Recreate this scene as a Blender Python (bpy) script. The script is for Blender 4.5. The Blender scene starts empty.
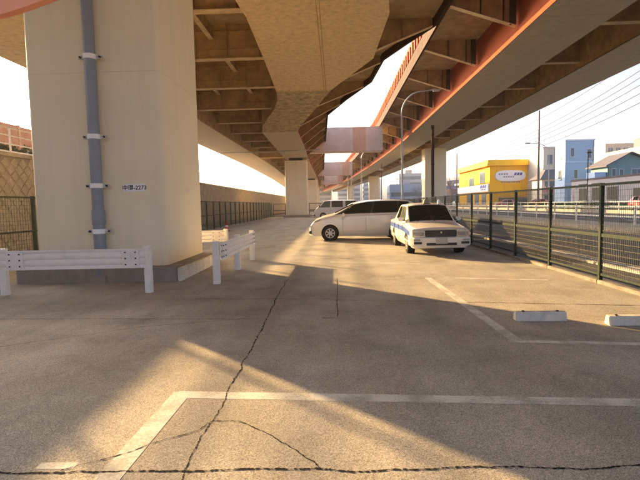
import bpy, bmesh, math, random
from mathutils import Vector, Matrix

random.seed(11)
R = math.radians
sc = bpy.context.scene
COL = sc.collection

# ------------------------------------------------------------------ camera
F = 470.0                      # focal length in pixels of the 640 px wide photograph
EYE = 1.5
ROLL, PITCH, YAW = R(1.2), math.atan(35.2 / F), math.atan(15.74 / (F + 2.6))
fw = Vector((-math.sin(YAW) * math.cos(PITCH), math.cos(YAW) * math.cos(PITCH), -math.sin(PITCH)))
r0 = Vector((math.cos(YAW), math.sin(YAW), 0))
u0 = r0.cross(fw)
rt = math.cos(ROLL) * r0 - math.sin(ROLL) * u0
up = math.sin(ROLL) * r0 + math.cos(ROLL) * u0
cam = bpy.data.cameras.new('camera')
cam.sensor_fit = 'HORIZONTAL'
cam.sensor_width = 36.0
cam.lens = F / 640.0 * 36.0
cam.clip_start, cam.clip_end = 0.05, 5000
cam_o = bpy.data.objects.new('camera', cam)
COL.objects.link(cam_o)
M4 = Matrix((rt, up, -fw)).transposed().to_4x4()
M4.translation = Vector((0, 0, EYE))
cam_o.matrix_world = M4
sc.camera = cam_o

# ------------------------------------------------------------------ sky, sun, exposure
SUN_EL, SUN_AZ = R(14.5), R(-45.0)          # azimuth clockwise from +Y
world = bpy.data.worlds.new('World')
sc.world = world
world.use_nodes = True
wn = world.node_tree
sky = wn.nodes.new('ShaderNodeTexSky')
sky.sky_type = 'NISHITA'
sky.sun_disc = False
sky.sun_elevation = SUN_EL
sky.sun_rotation = SUN_AZ
sky.altitude = 20
sky.air_density = 0.42
sky.dust_density = 5.5
sky.ozone_density = 0.45
wn.nodes['Background'].inputs[1].default_value = 0.12
wtc = wn.nodes.new('ShaderNodeTexCoord')
wmp = wn.nodes.new('ShaderNodeMapping')
wmp.inputs['Scale'].default_value = (1.0, 1.0, 4.0)
wno = wn.nodes.new('ShaderNodeTexNoise')          # faint veil of high cloud
wno.inputs['Scale'].default_value = 2.6
wno.inputs['Detail'].default_value = 7
wno.inputs['Roughness'].default_value = 0.6
wmr = wn.nodes.new('ShaderNodeMapRange')
wmr.inputs['From Min'].default_value = 0.45
wmr.inputs['From Max'].default_value = 0.75
wmr.inputs['To Min'].default_value = 0.0
wmr.inputs['To Max'].default_value = 0.5
wmx = wn.nodes.new('ShaderNodeMix')
wmx.data_type = 'RGBA'
wmx.inputs['B'].default_value = (1.3, 1.4, 1.55, 1)
wn.links.new(wtc.outputs['Generated'], wmp.inputs['Vector'])
wn.links.new(wmp.outputs['Vector'], wno.inputs['Vector'])
wn.links.new(wno.outputs['Fac'], wmr.inputs['Value'])
wn.links.new(wmr.outputs['Result'], wmx.inputs['Factor'])
wn.links.new(sky.outputs[0], wmx.inputs['A'])
wn.links.new(wmx.outputs['Result'], wn.nodes['Background'].inputs[0])
sun = bpy.data.lights.new('sun', 'SUN')
sun.energy = 3.9
sun.angle = R(0.6)
sun.color = (1.0, 0.625, 0.27)
sun_o = bpy.data.objects.new('sun', sun)
COL.objects.link(sun_o)
to_sun = Vector((math.sin(SUN_AZ) * math.cos(SUN_EL), math.cos(SUN_AZ) * math.cos(SUN_EL), math.sin(SUN_EL)))
sun_o.rotation_euler = to_sun.to_track_quat('Z', 'Y').to_euler()
sun_o.location = (-20, 20, 30)
vs = sc.view_settings
vs.view_transform = 'Standard'
vs.look = 'None'
vs.gamma = 1.0
vs.use_curve_mapping = False
vs.exposure = 2.38
sc.cycles.max_bounces = 8
sc.cycles.diffuse_bounces = 7
sc.cycles.use_denoising = True


# ------------------------------------------------------------------ helpers
def ray(px, py):
    return (fw + rt * ((px - 320) / F) + up * ((240 - py) / F))


def at_z(px, py, z=0.0):
    d = ray(px, py)
    return Vector((0, 0, EYE)) + d * ((z - EYE) / d.z)


class MB:
    def __init__(s):
        s.v, s.f = [], []

    def add(s, vs_, fs):
        b = len(s.v)
        s.v += [tuple(p) for p in vs_]
        s.f += [tuple(i + b for i in f) for f in fs]
        return s

    def box(s, x0, x1, y0, y1, z0, z1):
        return s.add([(x0, y0, z0), (x1, y0, z0), (x1, y1, z0), (x0, y1, z0), (x0, y0, z1), (x1, y0, z1), (x1, y1, z1), (x0, y1, z1)],
                     [(0, 3, 2, 1), (4, 5, 6, 7), (0, 1, 5, 4), (1, 2, 6, 5), (2, 3, 7, 6), (3, 0, 4, 7)])

    def hexa(s, p):      # 8 points: bottom loop, top loop
        return s.add(p, [(0, 3, 2, 1), (4, 5, 6, 7), (0, 1, 5, 4), (1, 2, 6, 5), (2, 3, 7, 6), (3, 0, 4, 7)])

    def prism(s, poly, d):    # polygon (3d points) extruded by vector d
        n = len(poly)
        d = Vector(d)
        a = [Vector(p) for p in poly]
        return s.add(a + [p + d for p in a], [tuple(range(n - 1, -1, -1)), tuple(range(n, 2 * n))] +
                     [(i, (i + 1) % n, n + (i + 1) % n, n + i) for i in range(n)])

    def tube(s, path, r, n=8, r1=None, caps=True):
        path = [Vector(p) for p in path]
        m = len(path)
        rings = []
        ref = None
        for i, p in enumerate(path):
            t = (path[min(i + 1, m - 1)] - path[max(i - 1, 0)]).normalized()
            if ref is None:
                ref = t.orthogonal().normalized()
            ref = (ref - t * ref.dot(t)).normalized()
            b = t.cross(ref)
            rr = r if r1 is None else r + (r1 - r) * i / max(1, m - 1)
            rings.append([p + (ref * math.cos(2 * math.pi * k / n) + b * math.sin(2 * math.pi * k / n)) * rr for k in range(n)])
        fs = []
        for i in range(m - 1):
            for k in range(n):
                fs.append((i * n + k, i * n + (k + 1) % n, (i + 1) * n + (k + 1) % n, (i + 1) * n + k))
        if caps:
            fs.append(tuple(range(n - 1, -1, -1)))
            fs.append(tuple((m - 1) * n + k for k in range(n)))
        return s.add([q for g in rings for q in g], fs)

    def lathe(s, prof, o, axis='z', n=20, caps=True):   # prof: (r, h)
        o = Vector(o)
        vs_, fs = [], []
        for (r, h) in prof:
            for k in range(n):
                a = 2 * math.pi * k / n
                c, d = r * math.cos(a), r * math.sin(a)
                q = {'z': (c, d, h), 'x': (h, c, d), 'y': (d, h, c)}[axis]
                vs_.append(o + Vector(q))
        for i in range(len(prof) - 1):
            for k in range(n):
                fs.append((i * n + k, i * n + (k + 1) % n, (i + 1) * n + (k + 1) % n, (i + 1) * n + k))
        if caps:
            fs.append(tuple(range(n - 1, -1, -1)))
            fs.append(tuple((len(prof) - 1) * n + k for k in range(n)))
        return s.add(vs_, fs)

    def build(s, name, mat, parent=None, smooth=None, bevel=0.0, loc=None):
        me = bpy.data.meshes.new(name)
        me.from_pydata(s.v, [], s.f)
        if bevel:
            bm = bmesh.new()
            bm.from_mesh(me)
            bmesh.ops.bevel(bm, geom=bm.edges[:], offset=bevel, segments=2, affect='EDGES', clamp_overlap=True)
            bm.to_mesh(me)
            bm.free()
        me.materials.append(mat)
        if smooth:
            me.shade_smooth()
            me.set_sharp_from_angle(angle=R(smooth))
        o = bpy.data.objects.new(name, me)
        COL.objects.link(o)
        if parent:
            o.parent = parent
        if loc:
            o.location = loc
        return o


def tag(o, label, cat, group=None):
    o['label'] = label
    o['category'] = cat
    if group:
        o['group'] = group
    return o


def thing(name, label, cat, loc=(0, 0, 0), rz=0.0, group=None):
    o = bpy.data.objects.new(name, None)
    o.empty_display_size = 0.1
    COL.objects.link(o)
    o.location = loc
    o.rotation_euler = (0, 0, rz)
    return tag(o, label, cat, group)


def struct(o):
    o['kind'] = 'structure'
    return o


def copy_tree(o, parent=None):
    c = o.copy()
    COL.objects.link(c)
    c.parent = parent
    for ch in o.children:
        copy_tree(ch, c)
    return c


def inst(src, name, parent, loc, rz=None, scale=None):   # same mesh, new object
    o = bpy.data.objects.new(name, src.data)
    COL.objects.link(o)
    o.parent = parent
    o.location = loc
    if rz is not None:
        o.rotation_euler = (0, 0, rz)
    if scale:
        o.scale = scale
    return o


# ------------------------------------------------------------------ materials
def mat(name, col, rough=0.7, metal=0.0, var=0.15, scale=3.0, bump=0.0, bscale=40.0, streak=0.0, dirt=None, dscale=1.5, damt=0.4, spec=None, coat=0.0):
    if spec is None:
        spec = 0.06 if rough >= 0.5 else 0.4
    m = bpy.data.materials.new(name)
    m.use_nodes = True
    nt = m.node_tree
    N, L = nt.nodes, nt.links
    b = N['Principled BSDF']
    b.inputs['Roughness'].default_value = rough
    b.inputs['Metallic'].default_value = metal
    b.inputs['Specular IOR Level'].default_value = spec
    if coat:
        b.inputs['Coat Weight'].default_value = coat
        b.inputs['Coat Roughness'].default_value = 0.06
    tc = N.new('ShaderNodeTexCoord')
    no = N.new('ShaderNodeTexNoise')
    no.inputs['Scale'].default_value = scale
    no.inputs['Detail'].default_value = 6
    no.inputs['Roughness'].default_value = 0.65
    L.new(tc.outputs['Object'], no.inputs['Vector'])
    cr = N.new('ShaderNodeValToRGB')
    c0 = [max(0, c * (1 - var)) for c in col]
    c1 = [min(1, c * (1 + var)) for c in col]
    cr.color_ramp.elements[0].position = 0.3
    cr.color_ramp.elements[1].position = 0.7
    cr.color_ramp.elements[0].color = (*c0, 1)
    cr.color_ramp.elements[1].color = (*c1, 1)
    L.new(no.outputs['Fac'], cr.inputs['Fac'])
    out = cr.outputs['Color']
    if streak or dirt:
        d = dirt or [c * 0.45 for c in col]
        mp = N.new('ShaderNodeMapping')
        mp.inputs['Scale'].default_value = (6, 6, 0.35) if streak else (1, 1, 1)
        L.new(tc.outputs['Object'], mp.inputs['Vector'])
        n2 = N.new('ShaderNodeTexNoise')
        n2.inputs['Scale'].default_value = dscale
        n2.inputs['Detail'].default_value = 8
        n2.inputs['Roughness'].default_value = 0.7
        L.new(mp.outputs['Vector'], n2.inputs['Vector'])
        r2 = N.new('ShaderNodeValToRGB')
        r2.color_ramp.elements[0].position = 0.48
        r2.color_ramp.elements[1].position = 0.75
        L.new(n2.outputs['Fac'], r2.inputs['Fac'])
        ma = N.new('ShaderNodeMath')
        ma.operation = 'MULTIPLY'
        ma.inputs[1].default_value = streak or damt
        L.new(r2.outputs['Color'], ma.inputs[0])
        mx = N.new('ShaderNodeMix')
        mx.data_type = 'RGBA'
        L.new(ma.outputs[0], mx.inputs['Factor'])
        L.new(out, mx.inputs['A'])
        mx.inputs['B'].default_value = (*d, 1)
        out = mx.outputs['Result']
    L.new(out, b.inputs['Base Color'])
    if bump:
        n3 = N.new('ShaderNodeTexNoise')
        n3.inputs['Scale'].default_value = bscale
        n3.inputs['Detail'].default_value = 4
        L.new(tc.outputs['Object'], n3.inputs['Vector'])
        bp = N.new('ShaderNodeBump')
        bp.inputs['Strength'].default_value = bump
        bp.inputs['Distance'].default_value = 0.02
        L.new(n3.outputs['Fac'], bp.inputs['Height'])
        L.new(bp.outputs['Normal'], b.inputs['Normal'])
    return m


def glass(name, col=(0.02, 0.025, 0.03), rough=0.06):
    m = mat(name, col, rough, var=0.1, spec=0.14)
    return m


def pavement(name, base, speck=0.38, grain=150.0, bump=0.6):
    """worn asphalt / concrete: aggregate, blotches, oil stains, tyre polish"""
    m = bpy.data.materials.new(name)
    m.use_nodes = True
    nt = m.node_tree
    N, L = nt.nodes, nt.links
    b = N['Principled BSDF']
    tc = N.new('ShaderNodeTexCoord')

    def noise(s, d=5, r=0.6, sc_=None):
        n = N.new('ShaderNodeTexNoise')
        n.inputs['Scale'].default_value = s
        n.inputs['Detail'].default_value = d
        n.inputs['Roughness'].default_value = r
        if sc_:
            mp = N.new('ShaderNodeMapping')
            mp.inputs['Scale'].default_value = sc_
            L.new(tc.outputs['Object'], mp.inputs['Vector'])
            L.new(mp.outputs['Vector'], n.inputs['Vector'])
        else:
            L.new(tc.outputs['Object'], n.inputs['Vector'])
        return n.outputs['Fac']

    def ramp(inp, p0, p1, v0, v1):
        r = N.new('ShaderNodeMapRange')
        r.inputs['From Min'].default_value = p0
        r.inputs['From Max'].default_value = p1
        r.inputs['To Min'].default_value = v0
        r.inputs['To Max'].default_value = v1
        L.new(inp, r.inputs['Value'])
        return r.outputs['Result']

    def mul(a, c):
        n = N.new('ShaderNodeMath')
        n.operation = 'MULTIPLY'
        L.new(a, n.inputs[0])
        L.new(c, n.inputs[1])
        return n.outputs[0]

    vor = N.new('ShaderNodeTexVoronoi')
    vor.inputs['Scale'].default_value = grain
    L.new(tc.outputs['Object'], vor.inputs['Vector'])
    sep = N.new('ShaderNodeSeparateColor')
    L.new(vor.outputs['Color'], sep.inputs[0])
    agg = ramp(sep.outputs[0], 0, 1, 1 - speck, 1 + speck)
    f = mul(agg, ramp(noise(1.1, 6), 0.3, 0.7, 0.8, 1.18))
    f = mul(f, ramp(noise(14.0, 4), 0.3, 0.7, 0.94, 1.06))
    f = mul(f, ramp(noise(0.6, 8, 0.7), 0.54, 0.72, 1.0, 0.62))          # stains
    f = mul(f, ramp(noise(5.0, 3), 0.70, 0.78, 1.0, 0.68))              # drips
    f = mul(f, ramp(noise(0.9, 4, 0.6, (1.0, 0.12, 1.0)), 0.38, 0.68, 1.1, 0.8))  # tyre tracks along the lane
    pits = ramp(noise(115.0, 2), 0.56, 0.68, 1.08, 0.34)
    f = mul(f, pits)
    mx = N.new('ShaderNodeMix')
    mx.data_type = 'RGBA'
    mx.blend_type = 'MULTIPLY'
    mx.inputs['Factor'].default_value = 1
    hue = N.new('ShaderNodeMix')
    hue.data_type = 'RGBA'
    hue.inputs['A'].default_value = (base[0], base[1], base[2], 1)
    hue.inputs['B'].default_value = (base[0] * 1.04, base[1] * 0.99, base[2] * 0.92, 1)
    L.new(ramp(noise(0.8, 4), 0.35, 0.65, 0, 1), hue.inputs['Factor'])
    L.new(hue.outputs['Result'], mx.inputs['A'])
    L.new(f, mx.inputs['B'])
    L.new(mx.outputs['Result'], b.inputs['Base Color'])
    b.inputs['Roughness'].default_value = 0.88
    b.inputs['Specular IOR Level'].default_value = 0.25
    bp = N.new('ShaderNodeBump')
    bp.inputs['Strength'].default_value = bump
    bp.inputs['Distance'].default_value = 0.008
    L.new(mul(agg, pits), bp.inputs['Height'])
    L.new(bp.outputs['Normal'], b.inputs['Normal'])
    return m


def paint_line(name, col, under):
    m = bpy.data.materials.new(name)
    m.use_nodes = True
    nt = m.node_tree
    N, L = nt.nodes, nt.links
    b = N['Principled BSDF']
    b.inputs['Roughness'].default_value = 0.8
    tc = N.new('ShaderNodeTexCoord')
    n1 = N.new('ShaderNodeTexNoise')
    n1.inputs['Scale'].default_value = 45
    n1.inputs['Detail'].default_value = 6
    n1.inputs['Roughness'].default_value = 0.75
    L.new(tc.outputs['Object'], n1.inputs['Vector'])
    n2 = N.new('ShaderNodeTexNoise')
    n2.inputs['Scale'].default_value = 4
    n2.inputs['Detail'].default_value = 4
    L.new(tc.outputs['Object'], n2.inputs['Vector'])
    ad = N.new('ShaderNodeMath')
    ad.operation = 'ADD'
    L.new(n1.outputs['Fac'], ad.inputs[0])
    L.new(n2.outputs['Fac'], ad.inputs[1])
    mr = N.new('ShaderNodeMapRange')
    mr.inputs['From Min'].default_value = 0.90
    mr.inputs['From Max'].default_value = 1.16
    L.new(ad.outputs[0], mr.inputs['Value'])
    mx = N.new('ShaderNodeMix')
    mx.data_type = 'RGBA'
    mx.inputs['A'].default_value = (*col, 1)
    mx.inputs['B'].default_value = (*under, 1)
    L.new(mr.outputs['Result'], mx.inputs['Factor'])
    L.new(mx.outputs['Result'], b.inputs['Base Color'])
    return m


LOT = (0.372, 0.356, 0.312)
m_lot = pavement('worn_lot_asphalt', LOT)
m_road = pavement('road_asphalt', (0.085, 0.088, 0.095), speck=0.2, bump=0.2)
m_ground = mat('dusty_ground', (0.30, 0.275, 0.24), 0.95, var=0.2, scale=0.2)
m_side = mat('sidewalk_concrete', (0.42, 0.38, 0.33), 0.9, var=0.15, scale=1.0, bump=0.2)
m_line = paint_line('worn_white_line', (0.64, 0.64, 0.58), (0.36, 0.36, 0.31))
m_line2 = paint_line('road_white_line', (0.7, 0.7, 0.7), (0.4, 0.4, 0.4))
m_crack = mat('crack_dirt', (0.028, 0.024, 0.02), 1.0, var=0.5, scale=20)
m_joint = mat('joint_dirt', (0.09, 0.08, 0.07), 1.0, var=0.4, scale=9)
m_pier = mat('beige_pier_paint', (0.85, 0.765, 0.545), 0.65, var=0.04, scale=0.8, streak=0.14, dirt=(0.38, 0.33, 0.25), dscale=0.8, spec=0.2)
m_conc = mat('concrete', (0.33, 0.30, 0.26), 0.9, var=0.18, scale=2.5, bump=0.4, bscale=50, streak=0.4, dscale=1.2)
m_wstop = mat('pale_concrete', (0.72, 0.68, 0.58), 0.9, var=0.15, scale=4, bump=0.4, bscale=60, dirt=(0.3, 0.26, 0.2), dscale=5, damt=0.5)
m_curb = mat('weathered_curb', (0.24, 0.225, 0.19), 0.95, var=0.3, scale=5, bump=0.5, bscale=50, dirt=(0.1, 0.09, 0.07), dscale=4, damt=0.7)
m_pipe = mat('blue_grey_pipe', (0.24, 0.275, 0.325), 0.45, var=0.08, scale=4, streak=0.3, dirt=(0.24, 0.25, 0.27))
m_galv = mat('galvanised', (0.55, 0.54, 0.5), 0.45, 0.5, var=0.12, scale=12)
m_bolt = mat('dark_bolt', (0.06, 0.05, 0.05), 0.5, 0.4)
m_white = mat('white_rail_paint', (0.88, 0.85, 0.78), 0.5, var=0.06, scale=5, dirt=(0.42, 0.34, 0.24), dscale=5, damt=0.4)
m_plate = mat('white_plate', (0.93, 0.92, 0.90), 0.5, var=0.03)
m_ink = mat('black_ink', (0.03, 0.025, 0.02), 0.6)
m_tan = mat('tan_girder_paint', (0.74, 0.575, 0.345), 0.6, var=0.14, scale=3.5, dirt=(0.40, 0.27, 0.14), dscale=5.0, damt=0.75, bump=0.06, bscale=14)
m_tan2 = mat('mottled_girder_paint', (0.50, 0.39, 0.23), 0.6, var=0.4, scale=2.6, dirt=(0.11, 0.08, 0.045), dscale=3.6, damt=0.95, bump=0.12, bscale=6)
m_tan3 = mat('pale_girder_paint', (0.60, 0.50, 0.34), 0.5, var=0.1, scale=1.5, dirt=(0.3, 0.23, 0.14), dscale=1.5, damt=0.35)
m_brown = mat('brown_steel', (0.44, 0.29, 0.14), 0.6, var=0.3, scale=1.6, dirt=(0.16, 0.10, 0.05), dscale=2.0, damt=0.5)
m_flange = mat('pale_flange', (0.66, 0.50, 0.30), 0.6, var=0.2, scale=2.0, dirt=(0.15, 0.1, 0.06), dscale=3, damt=0.5)
m_dkbrown = mat('dark_brown_steel', (0.075, 0.05, 0.035), 0.85, var=0.3, scale=2)
m_red = mat('red_brown_web', (0.26, 0.085, 0.04), 0.55, var=0.2, scale=1.5, streak=0.4, dirt=(0.1, 0.04, 0.02))
m_orange = mat('orange_red_web', (0.31, 0.072, 0.028), 0.8, var=0.12, scale=1.5, streak=0.5, dirt=(0.26, 0.07, 0.03), dscale=1.0)
m_pink = mat('faded_pink_beam', (0.86, 0.72, 0.61), 0.6, var=0.12, scale=0.8, streak=0.35, dirt=(0.72, 0.55, 0.43))
m_rustpanel = mat('rust_tan_panel', (0.84, 0.56, 0.38), 0.6, var=0.1, scale=1, streak=0.3)
m_ugrey = mat('grey_underside', (0.55, 0.485, 0.355), 0.75, var=0.12, scale=3.0, dirt=(0.38, 0.32, 0.22), dscale=4.0, damt=0.5, bump=0.06, bscale=25)
m_deck = mat('deck_underside', (0.45, 0.33, 0.19), 0.8, var=0.25, scale=1.5)
m_parapet = mat('tan_parapet', (0.40, 0.26, 0.17), 0.7, var=0.1, scale=1)
m_orpar = mat('faded_orange_parapet', (0.26, 0.11, 0.075), 0.9, var=0.12, scale=1)
m_green = mat('dark_green_fence', (0.028, 0.045, 0.034), 0.5, var=0.25, scale=9, dirt=(0.14, 0.09, 0.05), dscale=8, damt=0.5)
m_rusty = mat('rusty_rail', (0.085, 0.06, 0.035), 0.8, var=0.4, scale=10, dirt=(0.07, 0.07, 0.05), dscale=7, damt=0.8)
m_wire = mat('weathered_wire', (0.10, 0.10, 0.075), 0.5, 0.3, var=0.3, scale=12)
m_gwire = mat('green_wire', (0.05, 0.10, 0.075), 0.5, var=0.3, scale=8)
m_stone = mat('tan_stone', (0.56, 0.47, 0.33), 0.9, var=0.3, scale=2.0, bump=0.5, bscale=22, dirt=(0.22, 0.17, 0.11), dscale=4, damt=0.5)
m_stoneb = mat('pale_stone', (0.60, 0.51, 0.37), 0.9, var=0.25, scale=2.5, bump=0.5, bscale=22, dirt=(0.25, 0.2, 0.13), dscale=4, damt=0.5)
m_mortar = mat('mortar', (0.40, 0.33, 0.24), 0.95, var=0.2, scale=5, bump=0.3)
m_brick = mat('orange_brown_panel', (0.55, 0.32, 0.20), 0.85, var=0.2, scale=0.8, streak=0.3)
m_leaf = mat('olive_leaf', (0.075, 0.085, 0.03), 0.7, var=0.5, scale=2)
m_leafg = mat('hedge_leaf', (0.045, 0.085, 0.03), 0.7, var=0.5, scale=2)
m_bark = mat('bark', (0.13, 0.095, 0.08), 0.9, var=0.3, scale=6)
m_redpl = mat('red_plastic', (0.5, 0.03, 0.02), 0.5, var=0.1)
m_black = mat('black_rubber', (0.02, 0.02, 0.02), 0.8, var=0.2, scale=10)
m_salmon = mat('salmon_orange_paint', (1.0, 0.40, 0.23), 0.45, var=0.05, scale=1)
m_lamp = mat('lamp_grey', (0.5, 0.5, 0.48), 0.4, 0.4, var=0.05)
m_lens = mat('lamp_lens', (0.75, 0.75, 0.72), 0.25)
m_cpole = mat('concrete_pole', (0.22, 0.2, 0.18), 0.9, var=0.15, scale=2)


# ------------------------------------------------------------------ ground, road, pavements
XF = 4.72                                   # line of the mesh fence between lot and road
g = MB().add([(-1500, -1500, -0.16), (1500, -1500, -0.16), (1500, 3000, -0.16), (-1500, 3000, -0.16)], [(0, 1, 2, 3)])
struct(g.build('ground', m_ground))
lot = struct(MB().add([(-11.6, -12, 0), (XF + 0.12, -12, 0), (XF + 0.12, 75, 0), (-11.6, 75, 0)], [(0, 1, 2, 3)]).build('parking_lot', m_lot))
struct(MB().box(-9.5, 9.0, 75, 400, -0.15, -0.01).build('pavement', m_side))
road = struct(MB().add([(6.2, -20, -0.08), (30.4, -20, -0.08), (30.4, 600, -0.08), (6.2, 600, -0.08)], [(0, 1, 2, 3)]).build('road', m_road))
struct(MB().box(XF + 0.12, 6.05, -12, 240, -0.15, -0.02).build('verge', m_road))
kb = struct(MB().box(6.06, 6.19, -10, 110, -0.15, -0.06).build('kerb', m_side))
m_kerb = mat('pale_kerb', (0.6, 0.57, 0.5), 0.8, var=0.12, scale=2)
ks = None
for i in range(30):
    if ks is None:
        ks = MB().box(6.05, 6.2, 0, 1.985, -0.058, 0.03).build('kerb_stone', m_kerb, kb, bevel=0.01)
        ks.location = (0, 3.0, 0)
    else:
        o = bpy.data.objects.new('kerb_stone', ks.data)
        COL.objects.link(o)
        o.parent = kb
        o.location = (0, 3.0 + i * 2.0, 0)
struct(MB().box(30.4, 60, -20, 500, -0.15, 0.26).build('sidewalk', m_side))
struct(MB().box(13.6, 16.6, -20, 400, -0.15, 0.1).build('median', m_side))
for x in (6.75, 13.2, 17.0, 29.9):
    MB().box(x, x + 0.15, -20, 300, -0.079, -0.076).build('edge_line', m_line2, road)
for x in (10.0, 21.2, 25.5):
    for i in range(16):
        MB().box(x, x + 0.15, i * 10, 5 + i * 10, -0.079, -0.076).build('lane_dash', m_line2, road)


def strip(pts, w, z, jag=0.0, name='crack', m=None, seg=0.06, parent=None):
    """ribbon on the ground along a polyline, ragged if jag > 0"""
    P = [Vector((p[0], p[1], 0)) for p in pts]
    Q = []
    for a, b in zip(P[:-1], P[1:]):
        n = max(1, int((b - a).length / seg)) if jag else 1
        for i in range(n):
            Q.append(a.lerp(b, i / n))
    Q.append(P[-1])
    vs_, fs = [], []
    off = 0.0
    for i, q in enumerate(Q):
        t = (Q[min(i + 1, len(Q) - 1)] - Q[max(i - 1, 0)]).normalized()
        nrm = Vector((-t.y, t.x, 0))
        if jag:
            off = off * 0.88 + random.uniform(-jag, jag)
        ww = w * (random.uniform(0.15, 1.7) if jag else 1) * 0.5
        c = q + nrm * off
        vs_ += [c - nrm * ww + Vector((0, 0, z)), c + nrm * ww + Vector((0, 0, z))]
    fs = [(2 * i, 2 * i + 2, 2 * i + 3, 2 * i + 1) for i in range(len(Q) - 1)]
    mb = MB().add(vs_, fs)
    ob = mb.build(name, m or m_crack, parent or lot)
    return ob


def px_poly(pp):
    return [at_z(*p) for p in pp]


# painted bays (children of the lot they are painted on)
def bay_line(pp, w, z=0.0012):
    return strip(px_poly(pp), w, z, 0, 'bay_line', m_line)


bay_line([(176, 394.5), (700, 403.5)], 0.135)
bay_line([(183, 392), (96, 492)], 0.15, 0.0017)
bay_line([(38, 466), (76, 465.5)], 0.07)
bay_line([(428, 278), (517, 341)], 0.13)
bay_line([(508, 341), (720, 346)], 0.10, 0.0017)
bay_line([(455, 278), (548, 280)], 0.09)
bay_line([(330, 262), (420, 264)], 0.09)
# cracks and joints
strip(px_poly([(287, 280), (276, 300), (265, 322), (252, 345), (240, 370), (230, 385)]), 0.0115, 0.0024, 0.009, seg=0.025)
strip(px_poly([(230, 385), (222, 405), (212, 422), (200, 437), (185, 470), (180, 495)]), 0.0065, 0.0024, 0.004, seg=0.012)
strip(px_poly([(-60, 474), (0, 473), (60, 472.5), (120, 471.5), (200, 471), (270, 469), (320, 469), (350, 472), (400, 470), (460, 467), (520, 467), (580, 469), (640, 465), (720, 463)]), 0.0125, 0.0028, 0.004, seg=0.011)
strip(px_poly([(60, 471), (90, 463), (120, 455), (165, 440), (200, 430), (212, 421)]), 0.007, 0.0032, 0.004, seg=0.012)
strip(px_poly([(212, 421), (240, 422), (265, 432), (295, 450), (322, 469)]), 0.006, 0.0036, 0.004, seg=0.012)
strip(px_poly([(0, 347), (60, 338), (150, 326), (240, 319)]), 0.008, 0.0030, 0.012)
strip(px_poly([(-40, 319), (258, 319)]), 0.016, 0.0020, 0.004, 'joint', m_joint)
strip(px_poly([(190, 299), (330, 299)]), 0.016, 0.0021, 0.004, 'joint', m_joint)
strip(px_poly([(337, 278), (338, 318), (322, 318)]), 0.012, 0.0022, 0.004, 'joint', m_joint)
strip(px_poly([(330, 300), (460, 302), (660, 306)]), 0.016, 0.0023, 0.004, 'joint', m_joint)
strip(px_poly([(262, 256), (330, 256), (420, 257)]), 0.02, 0.0019, 0.004, 'joint', m_joint)
# small grit and pebbles on the lot
gr = MB()
for i in range(420):
    x, y = random.uniform(-3.5, 4.5), 2.2 + 9 * random.random() ** 1.6
    s = random.uniform(0.002, 0.0055)
    a = random.random() * 6
    gr.add([(x + s * math.cos(a + k * 2.09), y + s * math.sin(a + k * 2.09), 0.001) for k in range(3)] + [(x, y, s * 0.9)], [(0, 1, 3), (1, 2, 3), (2, 0, 3)])
o = gr.build('grit', mat('grit', (0.2, 0.17, 0.13), 0.9, var=0.5, scale=4), lot)
o['kind'] = 'stuff'


# ------------------------------------------------------------------ main elevated highway
hw = thing('elevated_highway', 'wide brown steel elevated highway directly overhead, carried by square beige piers', 'highway', (0, 0, 0))
ZD = 9.6
PA = lambda px, py, z: at_z(px, py, z)
# stations of the box girder A: (Y, x left, x right, z bottom)
stA = [(-7, -3.2, 2.4, 8.0), (4, -3.2, 2.3, 8.0), (7.2, -6.1, 2.2, 7.5), (12.6, -6.1, 2.0, 7.45), (13.9, -3.6, 1.9, 7.75), (15.0, -3.05, 1.75, 8.0)]
for (yl, xl_, xr_) in ((15, 245, 389), (60, 264, 373), (91, 276, 331)):
    a, b = at_z(xl_, yl, 8.0), at_z(xr_, yl, 8.0)
    stA.append(((a.y + b.y) / 2, a.x, b.x, 8.0))
for (yl, xl_, xr_, z) in ((100, 277, 323, 7.9), (109, 274, 316, 7.75), (118, 267, 308, 7.6), (126, 262, 301, 7.45), (132, 261.5, 298, 7.3), (151, 278, 306, 7.3)):
    a, b = at_z(xl_, yl, z), at_z(xr_, yl, z)
    stA.append(((a.y + b.y) / 2, a.x, b.x, z))
stA += [(60, -6.1, -3.3, 7.3), (105, -6.6, -3.8, 7.3), (200, -9, -6, 7.3)]


def interp(st, y, k):
    if y <= st[0][0]:
        return st[0][k]
    for a, b in zip(st[:-1], st[1:]):
        if y <= b[0]:
            t = (y - a[0]) / (b[0] - a[0])
            return a[k] + (b[k] - a[k]) * t
    return st[-1][k]


iseam = next(i for i, s in enumerate(stA) if s[0] > 26 and s[3] < 8.0) - 1
iend = next(i for i, s in enumerate(stA) if s[3] == 7.3)


def plate(i0, i1, m):
    mb = MB()
    for i in range(i0, i1):
        a, b = stA[i], stA[i + 1]
        e0 = 0.015 if i == i0 else 0
        mb.add([(a[1], a[0] + e0, a[3]), (a[2], a[0] + e0, a[3]), (b[2], b[0], b[3]), (b[1], b[0], b[3])], [(0, 3, 2, 1)])
    mb2 = MB()
    for q in range(0, len(mb.v), 4):
        v = mb.v[q:q + 4]
        mb2.hexa([v[0], v[1], v[2], v[3]] + [(p[0], p[1], p[2] + 0.05) for p in v])
    return mb2.build('bottom_plate', m, hw)


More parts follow.
